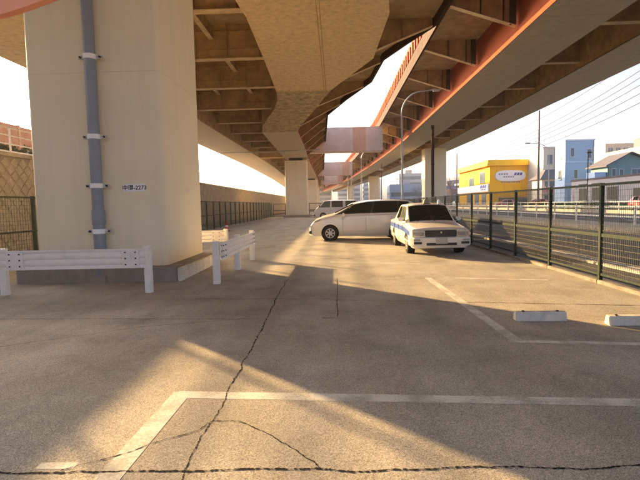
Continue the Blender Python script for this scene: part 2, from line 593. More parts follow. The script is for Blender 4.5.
plate(0, iseam, m_tan)
plate(iseam, iend, m_tan2)
plate(iend, len(stA) - 1, m_tan3)
for k, m in ((1, m_brown), (2, m_red)):
    mb = MB()
    for a, b in zip(stA[:-1], stA[1:]):
        s_ = 0.02 if k == 1 else -0.05
        x0, x1 = a[k] + s_, b[k] + s_
        mb.hexa([(x0, a[0], a[3] + 0.051), (x0 + 0.03, a[0], a[3] + 0.051), (x1 + 0.03, b[0], b[3] + 0.051), (x1, b[0], b[3] + 0.051),
                 (x0, a[0], ZD), (x0 + 0.03, a[0], ZD), (x1 + 0.03, b[0], ZD), (x1, b[0], ZD)])
    mb.build('web', m, hw)
# bolted splice strips under the box
sp = MB().box(-0.52, -0.36, 13.5, stA[iseam][0], 7.982, 7.998)
spo = sp.build('splice_plate', m_tan, hw)
bl = MB()
y = 13.6
while y < stA[iseam][0]:
    for x in (-0.49, -0.39):
        bl.box(x - 0.015, x + 0.015, y - 0.015, y + 0.015, 7.962, 7.9815)
    y += 0.13
bo = bl.build('bolt_rows', m_brown, spo)
bo['kind'] = 'stuff'
ys = stA[iseam][0]
sp = MB().box(stA[iseam][1] + 0.02, stA[iseam][2] - 0.1, ys - 0.13, ys - 0.01, 7.975, 7.996).build('splice_plate', m_tan, hw)
bl = MB()
x = stA[iseam][1] + 0.08
while x < stA[iseam][2] - 0.15:
    bl.box(x - 0.02, x + 0.02, ys - 0.09, ys - 0.05, 7.95, 7.9745)
    x += 0.14
o = bl.build('bolt_rows', m_brown, sp)
o['kind'] = 'stuff'
# box girder B at the outer left
XB0, XB1, ZB = -12.7, -9.15, 7.4
yb = [-7, 11, 20.5, 30, 39.5, 49, 58, 67.5, 77, 105, 152, 220]
cur = lambda y: -max(0.0, (y - 62) / 45) ** 1.5 * 1.2
for a, b in zip(yb[:-1], yb[1:]):
    MB().hexa([(XB0 + cur(a), a + 0.012, ZB), (XB1 + cur(a), a + 0.012, ZB), (XB1 + cur(b), b - 0.012, ZB), (XB0 + cur(b), b - 0.012, ZB),
               (XB0 + cur(a), a + 0.012, ZB + 0.05), (XB1 + cur(a), a + 0.012, ZB + 0.05), (XB1 + cur(b), b - 0.012, ZB + 0.05), (XB0 + cur(b), b - 0.012, ZB + 0.05)]).build('bottom_plate', m_tan3 if a > 25 else m_tan, hw)
for x in (XB0 + 0.05, XB1 - 0.08):
    mb = MB()
    for a, b in zip(yb[:-1], yb[1:]):
        mb.hexa([(x + cur(a), a, ZB + 0.052), (x + 0.03 + cur(a), a, ZB + 0.052), (x + 0.03 + cur(b), b, ZB + 0.052), (x + cur(b), b, ZB + 0.052),
                 (x + cur(a), a, ZD), (x + 0.03 + cur(a), a, ZD), (x + 0.03 + cur(b), b, ZD), (x + cur(b), b, ZD)])
    mb.build('web', m_brown, hw)
# right edge of the deck
edge = [(-7, 4.9), (10, 4.8)]
for (px, py) in ((434, 25), (405, 44), (382, 60), (370, 82), (345, 100), (327, 115), (325, 138)):
    p = at_z(px, py, 9.25)
    edge.append((p.y, p.x))
edge += [(105, -2.4), (200, -4.5)]
ex = lambda y: interp([(e[0], e[1]) for e in edge], y, 1)
ysd = sorted(set([e[0] for e in edge] + list(range(14, 60, 3)) + yb))
mb, fa, pa = MB(), MB(), MB()
for a, b in zip(ysd[:-1], ysd[1:]):
    xl0, xl1, xa, xb = XB0 - 0.35 + cur(a), XB0 - 0.35 + cur(b), ex(a), ex(b)
    mb.hexa([(xl0, a, ZD + 0.002), (xa, a, ZD + 0.002), (xb, b, ZD + 0.002), (xl1, b, ZD + 0.002), (xl0, a, ZD + 0.25), (xa, a, ZD + 0.25), (xb, b, ZD + 0.25), (xl1, b, ZD + 0.25)])
    fa.hexa([(xa, a, 9.22), (xa + 0.12, a, 9.22), (xb + 0.12, b, 9.22), (xb, b, 9.22), (xa, a, 9.95), (xa + 0.12, a, 9.95), (xb + 0.12, b, 9.95), (xb, b, 9.95)])
    for s in (0, 1):
        u0_, u1_ = (xa - 0.3, xb - 0.3) if s == 0 else (xl0 + 0.02, xl1 + 0.02)
        pa.hexa([(u0_, a, ZD + 0.26), (u0_ + 0.2, a, ZD + 0.26), (u1_ + 0.2, b, ZD + 0.26), (u1_, b, ZD + 0.26), (u0_, a, ZD + 1.15), (u0_ + 0.2, a, ZD + 1.15), (u1_ + 0.2, b, ZD + 1.15), (u1_, b, ZD + 1.15)])
mb.build('deck', m_deck, hw)
fa.build('edge_beam', m_dkbrown, hw)
pa.build('parapet', m_parapet, hw)
# stringers between the two boxes
for x in (-7.6, -5.4):
    s = MB().box(x - 0.012, x + 0.012, 14, 56, 9.0, ZD).build('stringer', m_brown, hw)
    MB().box(x - 0.11, x + 0.11, 14, 56, 8.975, 8.998).build('flange', m_flange, s)
# crossbeams with stiffeners and brackets
yy = 11.1
ycross = []
while yy < 112:
    ycross.append(yy)
    yy += 5.2 if yy < 58 else 7.8
for y in ycross:
    x0, x1 = XB1 - 0.04 + cur(y), interp(stA, y, 1) + 0.02
    zb = max(8.0, interp(stA, y, 3) + 0.1) - 0.02
    if y > 12.5 and x1 - x0 > 0.6:
        c = MB().box(x0, x1, y - 0.015, y + 0.015, zb + 0.026, ZD).build('crossbeam', m_brown, hw)
        MB().box(x0, x1, y - 0.19, y + 0.19, zb, zb + 0.025).build('flange', m_flange, c)
        n = max(1, int((x1 - x0) / 1.45))
        for i in range(n + 1):
            x = x0 + 0.25 + (x1 - x0 - 0.5) * i / n
            MB().box(x - 0.012, x + 0.012, y - 0.15, y - 0.0155, zb + 0.026, ZD - 0.003).build('stiffener', m_brown, c)
        for z in (zb + 0.42, zb + 1.2):
            MB().box(x0 + 0.05, x1 - 0.05, y - 0.10, y - 0.016, z, z + 0.018).build('stiffener', m_brown, c)
        xm = (x0 + x1) / 2
        MB().tube([(xm - 0.9, y + 0.2, zb + 0.10), (xm - 0.55, y + 1.5, zb + 0.75)], 0.07, 6).build('bracing', m_flange, c)
    # cantilever bracket to the right
    xa, xb = interp(stA, y, 2) - 0.01, ex(y) - 0.01
    if xb - xa > 0.35 and y > 12:
        zb = interp(stA, y, 3)
        poly = [(xa, y - 0.015, zb + 0.25), (xb, y - 0.015, 9.25), (xb, y - 0.015, ZD), (xa, y - 0.015, ZD)]
        c = MB().prism(poly, (0, 0.03, 0)).build('bracket', m_brown, hw)
        d = Vector((xb - xa, 0, 9.25 - zb - 0.25))
        MB().hexa([(xa, y - 0.14, zb + 0.222), (xb, y - 0.14, 9.222), (xb, y + 0.14, 9.222), (xa, y + 0.14, zb + 0.222),
                   (xa, y - 0.14, zb + 0.247), (xb, y - 0.14, 9.247), (xb, y + 0.14, 9.247), (xa, y + 0.14, zb + 0.247)]).build('flange', m_flange, c)
        xm = (xa + xb) / 2
        MB().box(xm - 0.012, xm + 0.012, y - 0.12, y - 0.0155, (zb + 0.25 + 9.25) / 2 + 0.02, ZD - 0.003).build('stiffener', m_brown, c)
# crossheads that tie the main highway to the right-hand one
for i, y in enumerate((58.6, 105.5, 152.5)):
    x0, x1 = -3.25 - i * 0.6, 6.0 - i * 2.0
    c = MB().box(x0, x1, y, y + 2.2, 8.0, 10.93).build('crosshead', m_pink, hw)
    MB().box(x0 + 5.6, x0 + 7.2, y - 0.012, y - 0.004, 8.03, 10.9).build('access_panel', m_rustpanel, c)
    MB().box(x0, x1, y - 0.05, y - 0.013, 7.93, 7.998).build('flange', m_flange, c)
for y, x in ((58.2, -4.75), (104.5, -5.2)):
    MB().box(XB0 + 0.3 + cur(y), x - 1.3, y, y + 1.6, 7.46, 9.55).build('crosshead', m_brown, hw)
    MB().box(x - 0.8, x + 0.8, y, y + 1.5, 7.0, 7.298).build('bearing', m_dkbrown, hw)
MB().tube([(-12, 50, 7.18), (-6, 50, 7.22), (-1.5, 50, 7.3)], 0.06, 8).build('drain_pipe', m_galv, hw)


# ------------------------------------------------------------------ right-hand elevated highway
rw = thing('elevated_highway', 'orange-red elevated highway over the road to the right, grey underside', 'highway', (0, 0, 0))
cr_ = lambda y: -max(0.0, (y - 60) / 80) ** 1.4 * 3.6
ZR, ZRD = 9.5, 11.5
segs = [-7, 8.5, 21.5, 34.5, 47.5, 60.5, 73.5, 86.5, 99.5, 120, 140, 165, 190, 220, 260, 300]


def ribbon(x0, x1, z0, z1, gap=0.0, ss=segs):
    mb = MB()
    for a, b in zip(ss[:-1], ss[1:]):
        a_, b_ = a + gap, b - gap
        ca, cb = cr_(a), cr_(b)
        mb.hexa([(x0 + ca, a_, z0), (x1 + ca, a_, z0), (x1 + cb, b_, z0), (x0 + cb, b_, z0), (x0 + ca, a_, z1), (x1 + ca, a_, z1), (x1 + cb, b_, z1), (x0 + cb, b_, z1)])
    return mb


for (x0, x1) in ((9.056, 12.4), (15.2, 18.3)):
    for a, b in zip(segs[:-1], segs[1:]):
        ribbon(x0, x1, ZR, ZR + 0.05, 0.02, [a, b]).build('bottom_plate', m_ugrey, rw)
    ribbon(x0 + 0.06, x1 - 0.06, ZR + 0.051, ZR + 0.12).build('backing_plate', m_dkbrown, rw)
ribbon(9.02, 9.05, ZR - 0.01, ZRD - 0.003).build('web', m_orange, rw)
for x in (12.33, 15.25, 18.22):
    ribbon(x, x + 0.03, ZR + 0.122, ZRD - 0.003).build('web', m_brown, rw)
ribbon(5.75, 19.0, ZRD, ZRD + 0.25).build('deck', m_deck, rw)
ribbon(5.62, 5.74, ZRD - 0.55, ZRD + 0.3).build('edge_beam', m_dkbrown, rw)
ribbon(5.68, 5.80, ZRD + 0.305, ZRD + 1.5).build('parapet', m_orpar, rw)
ribbon(18.8, 19.0, ZRD + 0.255, ZRD + 1.4).build('parapet', m_parapet, rw)
post0 = MB().box(-0.10, 0.0, -0.22, 0.22, 0, 0.85).build('parapet_post', m_orange, rw)
n = 0
y = 12.0
while y < 130:
    o = post0 if n == 0 else inst(post0, 'parapet_post', rw, (0, 0, 0))
    o.location = (5.678 + cr_(y), y, ZRD + 0.31)
    y += 1.05
    n += 1
y = 17.3
while y < 180:
    ca = cr_(y)
    poly = [(9.0 + ca - 0.1, y - 0.02, 9.95), (5.76 + ca, y - 0.02, 10.98), (5.76 + ca, y - 0.02, ZRD - 0.002), (9.0 + ca - 0.1, y - 0.02, ZRD - 0.002)]
    c = MB().prism(poly, (0, 0.04, 0)).build('bracket', m_brown, rw)
    MB().hexa([(8.9 + ca, y - 0.16, 9.92), (5.76 + ca, y - 0.16, 10.95), (5.76 + ca, y + 0.16, 10.95), (8.9 + ca, y + 0.16, 9.92),
               (8.9 + ca, y - 0.16, 9.945), (5.76 + ca, y - 0.16, 10.975), (5.76 + ca, y + 0.16, 10.975), (8.9 + ca, y + 0.16, 9.945)]).build('flange', m_flange, c)
    for x in (8.3, 7.2):
        zz = 9.95 + (9.0 - x) * 0.318
        MB().box(x + ca - 0.015, x + ca + 0.015, y - 0.14, y - 0.0205, zz + 0.02, ZRD - 0.004).build('stiffener', m_dkbrown, c)
    MB().box(8.6 + ca, 8.9 + ca, y - 0.12, y - 0.021, 9.99, ZRD - 0.005).build('gusset', m_dkbrown, c)
    # crossbeam between the two boxes
    c = MB().box(12.37 + ca, 15.24 + ca, y - 0.015, y + 0.015, 9.95, ZRD - 0.002).build('crossbeam', m_brown, rw)
    MB().box(12.37 + ca, 15.24 + ca, y - 0.2, y + 0.2, 9.92, 9.949).build('flange', m_flange, c)
    y += 6.5


# ------------------------------------------------------------------ piers
def rounded_col(w, d, z0, z1, r=0.13, n=5, rows=None):
    mb = MB()
    ring = []
    for (sx, sy, a0) in ((1, 1, 0), (-1, 1, 90), (-1, -1, 180), (1, -1, 270)):
        for i in range(n + 1):
            a = R(a0 + 90 * i / n)
            ring.append((sx * (w / 2 - r) + r * math.cos(a), sy * (d / 2 - r) + r * math.sin(a)))
    return mb.prism([(p[0], p[1], z0) for p in ring], (0, 0, z1 - z0))


def pier(x, y, label, zt, w=2.7, d=2.7, m=m_pier, foot=True, z0=0.3):
    t = thing('bridge_pier', label, 'pier', (x, y, 0), 0, 'piers of the elevated highways')
    if m == m_pier and zt > 3.2 and y < 20:
        rounded_col(w, d, z0 + 0.001, 4.298).build('shaft_section', m, t, smooth=35)
        rounded_col(w, d, 4.303, zt).build('shaft_section', m, t, smooth=35)
        rounded_col(w - 0.02, d - 0.02, 4.2, 4.4).build('weld_seam', m_tan3, t, smooth=35)
    else:
        rounded_col(w, d, z0 + 0.001, zt).build('shaft', m, t, smooth=35)
    if foot:
        MB().box(-w / 2 - 0.28, w / 2 + 0.28, -d / 2 - 0.28, d / 2 + 0.3, -0.1, z0).build('footing', m_conc, t, bevel=0.02)
    return t


P1 = pier(-4.93, 11.05, 'huge beige pier nearest the camera, with number plate and drainpipe on its front', 7.44, 2.8, 2.7)
pier(-4.75, 59.5, 'beige pier standing mid-distance at the far end of the parking lot', 6.99)
pier(-5.2, 105.5, 'beige pier just behind the far-end pier, half hidden by it', 6.99)
pier(-6.3, 152.5, 'small distant beige pier, last of the left-hand row', 7.28)
pier(15.0, 72, 'thick beige pier behind the taxi, carrying the orange-red highway', 9.49, 3.2, 2.6, z0=0.1, foot=False)
pier(11.6, 140, 'distant pier of the orange-red highway behind the silver minivan', 9.49, 3.0, 2.6, z0=-0.1, foot=False)
pier(7.0, 210, 'farthest small pier of the orange-red highway', 9.49, 3.0, 2.6, z0=-0.1, foot=False)
# pale kerb blocks along the right of the near footing
fk = MB()
for i in range(6):
    MB().box(1.685, 1.76, -1.60 + i * 0.54, -1.60 + i * 0.54 + 0.53, 0, 0.27).build('kerb_block', m_wstop, P1, bevel=0.008)


def text_mesh(body, size, mt, name, parent, loc, rot, extrude=0.002, align='CENTER'):
    cu = bpy.data.curves.new(name, 'FONT')
    cu.body = body
    cu.size = size
    cu.extrude = extrude
    cu.offset = size * 0.012
    cu.align_x = align
    cu.align_y = 'CENTER'
    t = bpy.data.objects.new(name, cu)
    COL.objects.link(t)
    dg = bpy.context.evaluated_depsgraph_get()
    me = bpy.data.meshes.new_from_object(t.evaluated_get(dg))
    bpy.data.objects.remove(t)
    me.materials.clear()
    me.materials.append(mt)
    o = bpy.data.objects.new(name, me)
    COL.objects.link(o)
    o.parent = parent
    o.location = loc
    o.rotation_euler = rot
    return o


pl = MB().box(-0.235, 0.235, -1.362, -1.352, -0.075, 0.075).build('number_plate', m_plate, P1, loc=(0.775, 0, 1.93))
text_mesh('中環-2273', 0.118, m_ink, 'lettering', pl, (0, -1.3645, 0), (R(90), 0, 0))
MB().box(1.402, 1.408, 0.1, 0.3, 1.83, 1.97).build('notice_plate', m_pink, P1)

# drainpipe with clamps
dp = thing('drainpipe', 'blue-grey drainpipe clamped upright to the front of the near beige pier', 'drainpipe', (-4.86, 9.52, 0))
MB().tube([(0, 0, 1.42), (0, 0, 7.4)], 0.112, 20).build('pipe', m_pipe, dp, smooth=40)
MB().tube([(0, 0, 0.12), (0, 0, 1.4)], 0.118, 20).build('pipe', m_pipe, dp, smooth=40)
MB().lathe([(0.12, 1.18), (0.132, 1.2), (0.132, 1.46), (0.115, 1.5)], (0, 0, 0)).build('coupling', m_pipe, dp, smooth=40)
MB().box(-0.17, 0.17, -0.17, 0.17, -0.02, 0.13).build('drain_box', m_conc, dp, bevel=0.01)
for z in (1.05, 1.98, 2.97, 4.55, 6.2):
    c = MB().lathe([(0.115, 0), (0.128, 0.004), (0.128, 0.096), (0.115, 0.1)], (0, 0, z - 0.05)).build('clamp', m_plate, dp, smooth=40)
    MB().box(-0.24, 0.24, 0.02, 0.05, z - 0.035, z + 0.035).build('clamp_flange', m_galv, c)
    MB().box(-0.05, 0.05, 0.05, 0.18, z - 0.03, z + 0.03).build('standoff', m_galv, c)
    for sx in (-0.2, 0.2):
        MB().lathe([(0.022, -0.02), (0.022, 0.09)], (sx, 0.0, z), 'y', 6).build('bolt', m_bolt, c)

# curved arm, a guessed stand-in for the orange blur in the upper left corner
ob = thing('orange_stand_in', 'salmon-orange curved arm standing in for the blur in the top left corner', 'stand-in', (0, 0, 0))
arc = []
for i in range(17):
    x = -3.2 + i / 16 * 2.05
    arc.append((x, 3.0, 2.672 + 0.184 * max(0, x + 2.7) ** 2))
mbb = MB()
for a, b in zip(arc[:-1], arc[1:]):
    mbb.hexa([(a[0], 3.0, a[2]), (b[0], 3.0, b[2]), (b[0], 3.06, b[2]), (a[0], 3.06, a[2]), (a[0], 3.0, a[2] + 0.3), (b[0], 3.0, b[2] + 0.3), (b[0], 3.06, b[2] + 0.3), (a[0], 3.06, a[2] + 0.3)])
mbb.build('arm', m_salmon, ob)
MB().tube([(-3.27, 3.03, 0), (-3.27, 3.03, 3.1)], 0.06, 12).build('post', m_salmon, ob)


# ------------------------------------------------------------------ guardrails
def guardrail(L, label, loc, rz, posts, bolts=True):
    t = thing('guardrail', label, 'guardrail', loc, rz, 'white guardrails round the near pier')
    # ribbed beam profile (y outwards = -y, z up)
    prof = []
    n = 36
    for i in range(n + 1):
        u = i / n
        z = 0.455 + 0.345 * u
        prof.append((-0.075 - 0.028 * abs(math.cos(u * math.pi * 3)) ** 0.6, z))
    mb = MB()
    for x0, x1 in ((0.02, L - 0.02),):
        vs_ = [(x0, p[0], p[1]) for p in prof] + [(x1, p[0], p[1]) for p in prof] + [(x0, p[0] + 0.012, p[1]) for p in prof] + [(x1, p[0] + 0.012, p[1]) for p in prof]
        m_ = n + 1
        fs = []
        for i in range(n):
            fs.append((i, m_ + i, m_ + i + 1, i + 1))
            fs.append((2 * m_ + i, 2 * m_ + i + 1, 3 * m_ + i + 1, 3 * m_ + i))
        fs += [(0, 2 * m_, 3 * m_, m_), (n, m_ + n, 3 * m_ + n, 2 * m_ + n)]
        for q in (0, m_):
            fs += [(q + i, q + i + 1, 2 * m_ + q + i + 1, 2 * m_ + q + i) for i in range(n)]
        mb.add(vs_, fs)
    beam = mb.build('beam', m_white, t, smooth=50)
    for x in posts:
        p = MB().box(x - 0.06, x + 0.06, -0.068, 0.06, -0.05, 0.82).build('post', m_white, t, bevel=0.018)
        MB().box(x - 0.066, x + 0.066, -0.07, 0.066, 0.805, 0.835).build('post_cap', m_white, p, bevel=0.01)
    for e in (0.12, L - 0.42):
        pl_ = MB().box(e, e + 0.30, -0.1085, -0.1045, 0.47, 0.785).build('splice_cover', m_white, beam)
        if bolts:
            for bx in (e + 0.06, e + 0.24):
                for z in (0.52, 0.628, 0.735):
                    MB().lathe([(0.014, 0), (0.012, -0.016)], (bx, -0.109, z), 'y', 8).build('bolt', m_bolt, beam)
    return t


guardrail(2.6, 'white three-ribbed guardrail in front of the near pier and drainpipe', (-5.95, 8.18, 0), R(1.2), (0.0, 2.6))
guardrail(3.96, 'white guardrail running away from the camera beside the near pier', (-2.34, 9.05, 0), R(90), (0.0, 1.98, 3.96))
guardrail(2.5, 'yellowish lit guardrail end peeking out behind the near pier', (-5.8, 14.05, 0), 0, (0.0, 2.5))

# ------------------------------------------------------------------ wheel stops
for (px, py, ln, lab) in ((516.5, 321.5, 0.62, 'low concrete wheel stop in the sunlit bay, the whole one'), (610, 326, 0.62, 'low concrete wheel stop cut off by the right edge')):
    p = at_z(px, py)
    w = thing('wheel_stop', lab, 'wheel stop', (p.x, p.y, 0), R(-1), 'concrete wheel stops')
    MB().prism([(0, -0.0, 0), (0, 0.02, 0.11), (0, 0.10, 0.115), (0, 0.13, 0)], (ln, 0, 0)).build('block', m_wstop, w, bevel=0.008)
    for x in (0.1, ln - 0.1):
        MB().lathe([(0.02, 0), (0.016, 0.012)], (x, 0.06, 0.1135), 'z', 8).build('anchor_bolt', m_bolt, w)

# ------------------------------------------------------------------ mesh fences
def wire_panel(L, H, z0, mt, vs_=0.05, hs=0.15, r=0.0022):
    mb = MB()
    n = int(L / vs_)
    for i in range(1, n):
        x = L * i / n
        mb.box(x - r, x + r, -r, r, z0, H)
    m_ = int((H - z0) / hs)
    for i in range(1, m_):
        z = z0 + (H - z0) * i / m_
        mb.box(0, L, r, 3 * r, z - r, z + r)
    return mb


fence = thing('mesh_fence', 'weathered green wire mesh fence between the lot and the road', 'fence', (XF, 0, 0))
Y0 = 261.0
fy = [-0.4 + 1.98 * i for i in range(40)]
shift = (4.72 * F / 261.0) % 1.98
fy = [shift - 1.98 * 3 + 1.98 * i for i in range(36)]
pst = pan = None
for i, y in enumerate(fy):
    if y < 3:
        continue
    if pst is None:
        pst = MB().box(-0.03, 0.03, -0.03, 0.03, 0.0, 1.78).build('post', m_green, fence)
        pst.location = (0, y, 0)
        pan = wire_panel(1.92, 1.74, 0.14, m_wire, 0.05, 0.1, 0.0026).build('mesh_panel', m_wire, fence)
        pan['kind'] = 'stuff'
        pan.rotation_euler = (0, 0, R(90))
        pan.location = (0, y + 0.03, 0)
        rl = MB().box(-0.02, 0.02, 0.032, 1.948, -0.02, 0.02).build('rail', m_green, fence)
        rl.location = (0, y, 1.75)
        rlm = MB().box(-0.02, 0.02, 0.032, 1.948, -0.03, 0.03).build('rail', m_green, fence)
        rlm.location = (0, y, 0.45)
    else:
        inst(pst, 'post', fence, (0, y, 0))
        o = inst(pan, 'mesh_panel', fence, (0, y + 0.03, 0), R(90))
        o['kind'] = 'stuff'
        inst(rl, 'rail', fence, (0, y, 1.75))
    o = inst(rlm, 'rail', fence, (0.004, y, 0.86))
    inst(rl, 'rail', fence, (0.004, y, 0.16))
    MB().box(-0.06, 0.06, y + 0.004, y + 1.976, -0.05, 0.06).build('curb_block', m_curb, fence, bevel=0.01)

XL = -8.3
lf = thing('mesh_fence', 'dark green mesh fence along the foot of the stone wall on the left', 'fence', (XL, 0, 0))
pst = None
for i in range(31):
    y = 9.2 + i * 1.75
    if pst is None:
        pst = MB().box(-0.04, 0.04, -0.04, 0.04, 0.0, 1.9).build('post', m_green, lf)
        pan = wire_panel(1.67, 1.86, 0.1, m_gwire, 0.1, 0.1, 0.0035).build('mesh_panel', m_gwire, lf)
        pan['kind'] = 'stuff'
        pan.rotation_euler = (0, 0, R(90))
        rl = MB().box(-0.025, 0.025, 0.042, 1.708, -0.025, 0.025).build('rail', m_green, lf)
        pst.location, pan.location, rl.location = (0, y, 0), (0, y + 0.04, 0), (0, y, 1.86)
    else:
        inst(pst, 'post', lf, (0, y, 0))
        if i == 30:
            break
        o = inst(pan, 'mesh_panel', lf, (0, y + 0.04, 0), R(90))
        o['kind'] = 'stuff'
        inst(rl, 'rail', lf, (0, y, 1.86))
    inst(rl, 'rail', lf, (0.0, y, 0.95))
    inst(rl, 'rail', lf, (0.0, y, 0.1))

ef = thing('pipe_fence', 'low grey pipe fence closing the far end of the lot', 'fence', (0, 62.5, 0))
pst = None
for i in range(9):
    x = -8.2 + i * 1.6
    if pst is None:
        pst = MB().tube([(0, 0, 0), (0, 0, 1.75)], 0.05, 8).build('post', m_green, ef)
        pst.location = (x, 0, 0)
    else:
        inst(pst, 'post', ef, (x, 0, 0))
for z in (0.1, 0.85, 1.72):
    MB().tube([(-8.2, -0.05, z), (4.6, -0.05, z)], 0.045, 8).build('rail', m_green, ef)
pan = wire_panel(12.8, 1.7, 0.1, m_gwire, 0.1, 0.3, 0.006).build('mesh_panel', m_wire, ef)
pan['kind'] = 'stuff'
pan.location = (-8.2, 0.02, 0)

# ------------------------------------------------------------------ left: stone wall, terrace, railing, panels
HW = 3.45
XW = -11.6
sw = thing('retaining_wall', 'sunlit tan stone retaining wall behind the green fence at the left', 'wall', (XW, 0, 0))
MB().box(-0.6, 0.0, -10, 160, -0.1, HW).build('wall_core', m_mortar, sw)
MB().box(-0.7, 0.12, -10, 160, HW + 0.002, HW + 0.14).build('coping', m_stoneb, sw)
far = MB().box(0.002, 0.03, 21.7, 160, 0, HW - 0.01)
far.build('wall_face', m_stone, sw)
# diamond-laid blocks near the camera
s = 0.34
dg = s * math.sqrt(2)
cnt = 0
rows = int(HW / (dg / 2)) + 2
meshes = []
for q in range(5):
    h = s / 2 - 0.012
    jit = [(random.uniform(-0.03, 0.012), random.uniform(-0.03, 0.012)) for _ in range(4)]
    base = [(h, 0), (0, h), (-h, 0), (0, -h)]
    ring = [((b[0] + j[0]) * math.sqrt(2), (b[1] + j[1]) * math.sqrt(2)) for b, j in zip(base, jit)]
    inr = [(p[0] * 0.72, p[1] * 0.72) for p in ring]
    dd = random.uniform(0.05, 0.09)
    v = [(0.0, p[0], p[1]) for p in ring] + [(0.03, p[0], p[1]) for p in ring] + [(dd + random.uniform(-0.02, 0.02), p[0], p[1]) for p in inr]
    fs = []
    for lv in (0, 4):
        fs += [(lv + i, lv + (i + 1) % 4, lv + 4 + (i + 1) % 4, lv + 4 + i) for i in range(4)]
    fs += [(8, 9, 10, 11)]
    me = bpy.data.meshes.new('stone_block')
    me.from_pydata(v, [], fs)
    me.materials.append(m_stone if q % 2 else m_stoneb)
    meshes.append(me)
for r_ in range(rows):
    z = 0.12 + r_ * dg / 2
    if z > HW - 0.2:
        break
    for c in range(15):
        y = 14.2 + c * dg + (dg / 2 if r_ % 2 else 0)
        o = bpy.data.objects.new('stone_block', random.choice(meshes))
        COL.objects.link(o)
        o.parent = sw
        o.location = (0.001, y, z)
struct(MB().box(-140, XW - 0.71, -40, 400, -0.15, HW + 0.05).build('terrace', m_ground))
tr = thing('railing', 'white tube railing on top of the stone retaining wall', 'railing', (XW - 0.2, 0, HW + 0.14))
pst = None
for i in range(60):
    y = 7 + i * 2
    if pst is None:
        pst = MB().tube([(0, 0, -0.02), (0, 0, 0.95)], 0.035, 6).build('post', m_white, tr)
        pst.location = (0, y, 0)
    else:
        inst(pst, 'post', tr, (0, y, 0))
for z in (0.08, 0.35, 0.66, 0.94):
    MB().tube([(0, 7, z), (0, 125, z)], 0.028, 6).build('rail', m_white, tr)
sb = thing('sound_wall', 'orange-brown panel wall high above the stone wall at the left edge', 'wall', (-23, 0, HW))
for i in range(14):
    y = 6 + i * 4
    MB().box(-0.1, 0.1, y + 0.03, y + 3.97, 0.02, 4.4 - i * 0.03).build('panel', m_brick, sb)
    MB().box(-0.12, 0.16, y - 0.09, y + 0.09, 0.0, 4.5 - i * 0.03).build('post', m_flange, sb)


def leaf_mass(name, x0, x1, y0, y1, z0, z1, n, size, mt, rag=0.15):
    mb = MB()
    for i in range(n):
        p = Vector((random.uniform(x0, x1), random.uniform(y0, y1), z0 + (z1 - z0) * random.random() ** 0.7 + random.uniform(-rag, rag) * 0.5))
        a = Vector((random.gauss(0, 1), random.gauss(0, 1), random.gauss(0, 1))).normalized()
        b = a.orthogonal().normalized()
        c = a.cross(b)
        s_ = size * random.uniform(0.5, 1.3)
        mb.add([p + b * s_, p + c * s_ * 0.6, p - b * s_, p - c * s_ * 0.6], [(0, 1, 2, 3)])
    return mb


hd = thing('hedge', 'olive hedge in front of the orange-brown panel wall', 'hedge', (0, 0, 0))
o = leaf_mass('foliage', -18.4, -17.0, 13, 46, HW + 0.1, HW + 1.6, 6000, 0.16, m_leaf).build('foliage', m_leaf, hd)
o['kind'] = 'stuff'
for i in range(14):
    y = 14 + i * 2.4
    MB().tube([(-17.7, y, HW + 0.02), (-17.6, y + 0.1, HW + 0.8), (-17.8, y, HW + 1.7)], 0.05, 5, 0.02).build('stem', m_bark, hd)

# cone
c = thing('traffic_cone', 'small red traffic cone at the foot of the green fence', 'cone', (-6.75, 29.0, 0))
MB().box(-0.17, 0.17, -0.17, 0.17, 0, 0.03).build('base', m_black, c)
MB().lathe([(0.13, 0.031), (0.085, 0.28), (0.035, 0.6), (0.02, 0.62)], (0, 0, 0), 'z', 14).build('cone_body', m_redpl, c, smooth=40)
MB().lathe([(0.099, 0.24), (0.079, 0.36)], (0, 0, 0), 'z', 14).build('band', m_plate, c, smooth=40)


# ------------------------------------------------------------------ cars
m_cream = mat('cream_taxi_paint', (0.83, 0.80, 0.71), 0.3, var=0.03, scale=2, coat=0.6)
m_silver = mat('pearl_silver_paint', (0.76, 0.755, 0.73), 0.3, 0.1, var=0.03, scale=2, coat=0.6)
m_grey = mat('dark_grey_paint', (0.10, 0.10, 0.105), 0.3, 0.3, var=0.05, scale=2, coat=0.6)
m_vanw = mat('white_van_paint', (0.72, 0.70, 0.66), 0.3, var=0.03, scale=2, coat=0.5)
m_carred = mat('red_car_paint', (0.55, 0.04, 0.05), 0.3, var=0.04, scale=2, coat=0.6)
m_carpink = mat('faded_red_paint', (0.60, 0.16, 0.17), 0.35, var=0.04, scale=2, coat=0.4)
m_glass = glass('car_glass', (0.012, 0.015, 0.015))
m_glass2 = glass('clear_side_glass', (0.085, 0.105, 0.085))
m_trim = mat('black_trim', (0.025, 0.025, 0.025), 0.45)
m_chrome = mat('chrome', (0.6, 0.6, 0.6), 0.15, 1.0, var=0.02)
m_head = mat('headlight_glass', (0.36, 0.36, 0.36), 0.1, var=0.45, scale=14, coat=1.0)
m_amber = mat('amber_lens', (0.6, 0.22, 0.03), 0.2)
m_tail = mat('tail_lens', (0.35, 0.02, 0.02), 0.2)
m_rim = mat('alloy_rim', (0.55, 0.54, 0.52), 0.3, 0.7, var=0.05)
m_blue = mat('blue_stripe', (0.012, 0.06, 0.26), 0.6, var=0.05)
m_lplate = mat('licence_plate', (0.52, 0.50, 0.45), 0.5, var=0.1, scale=8)


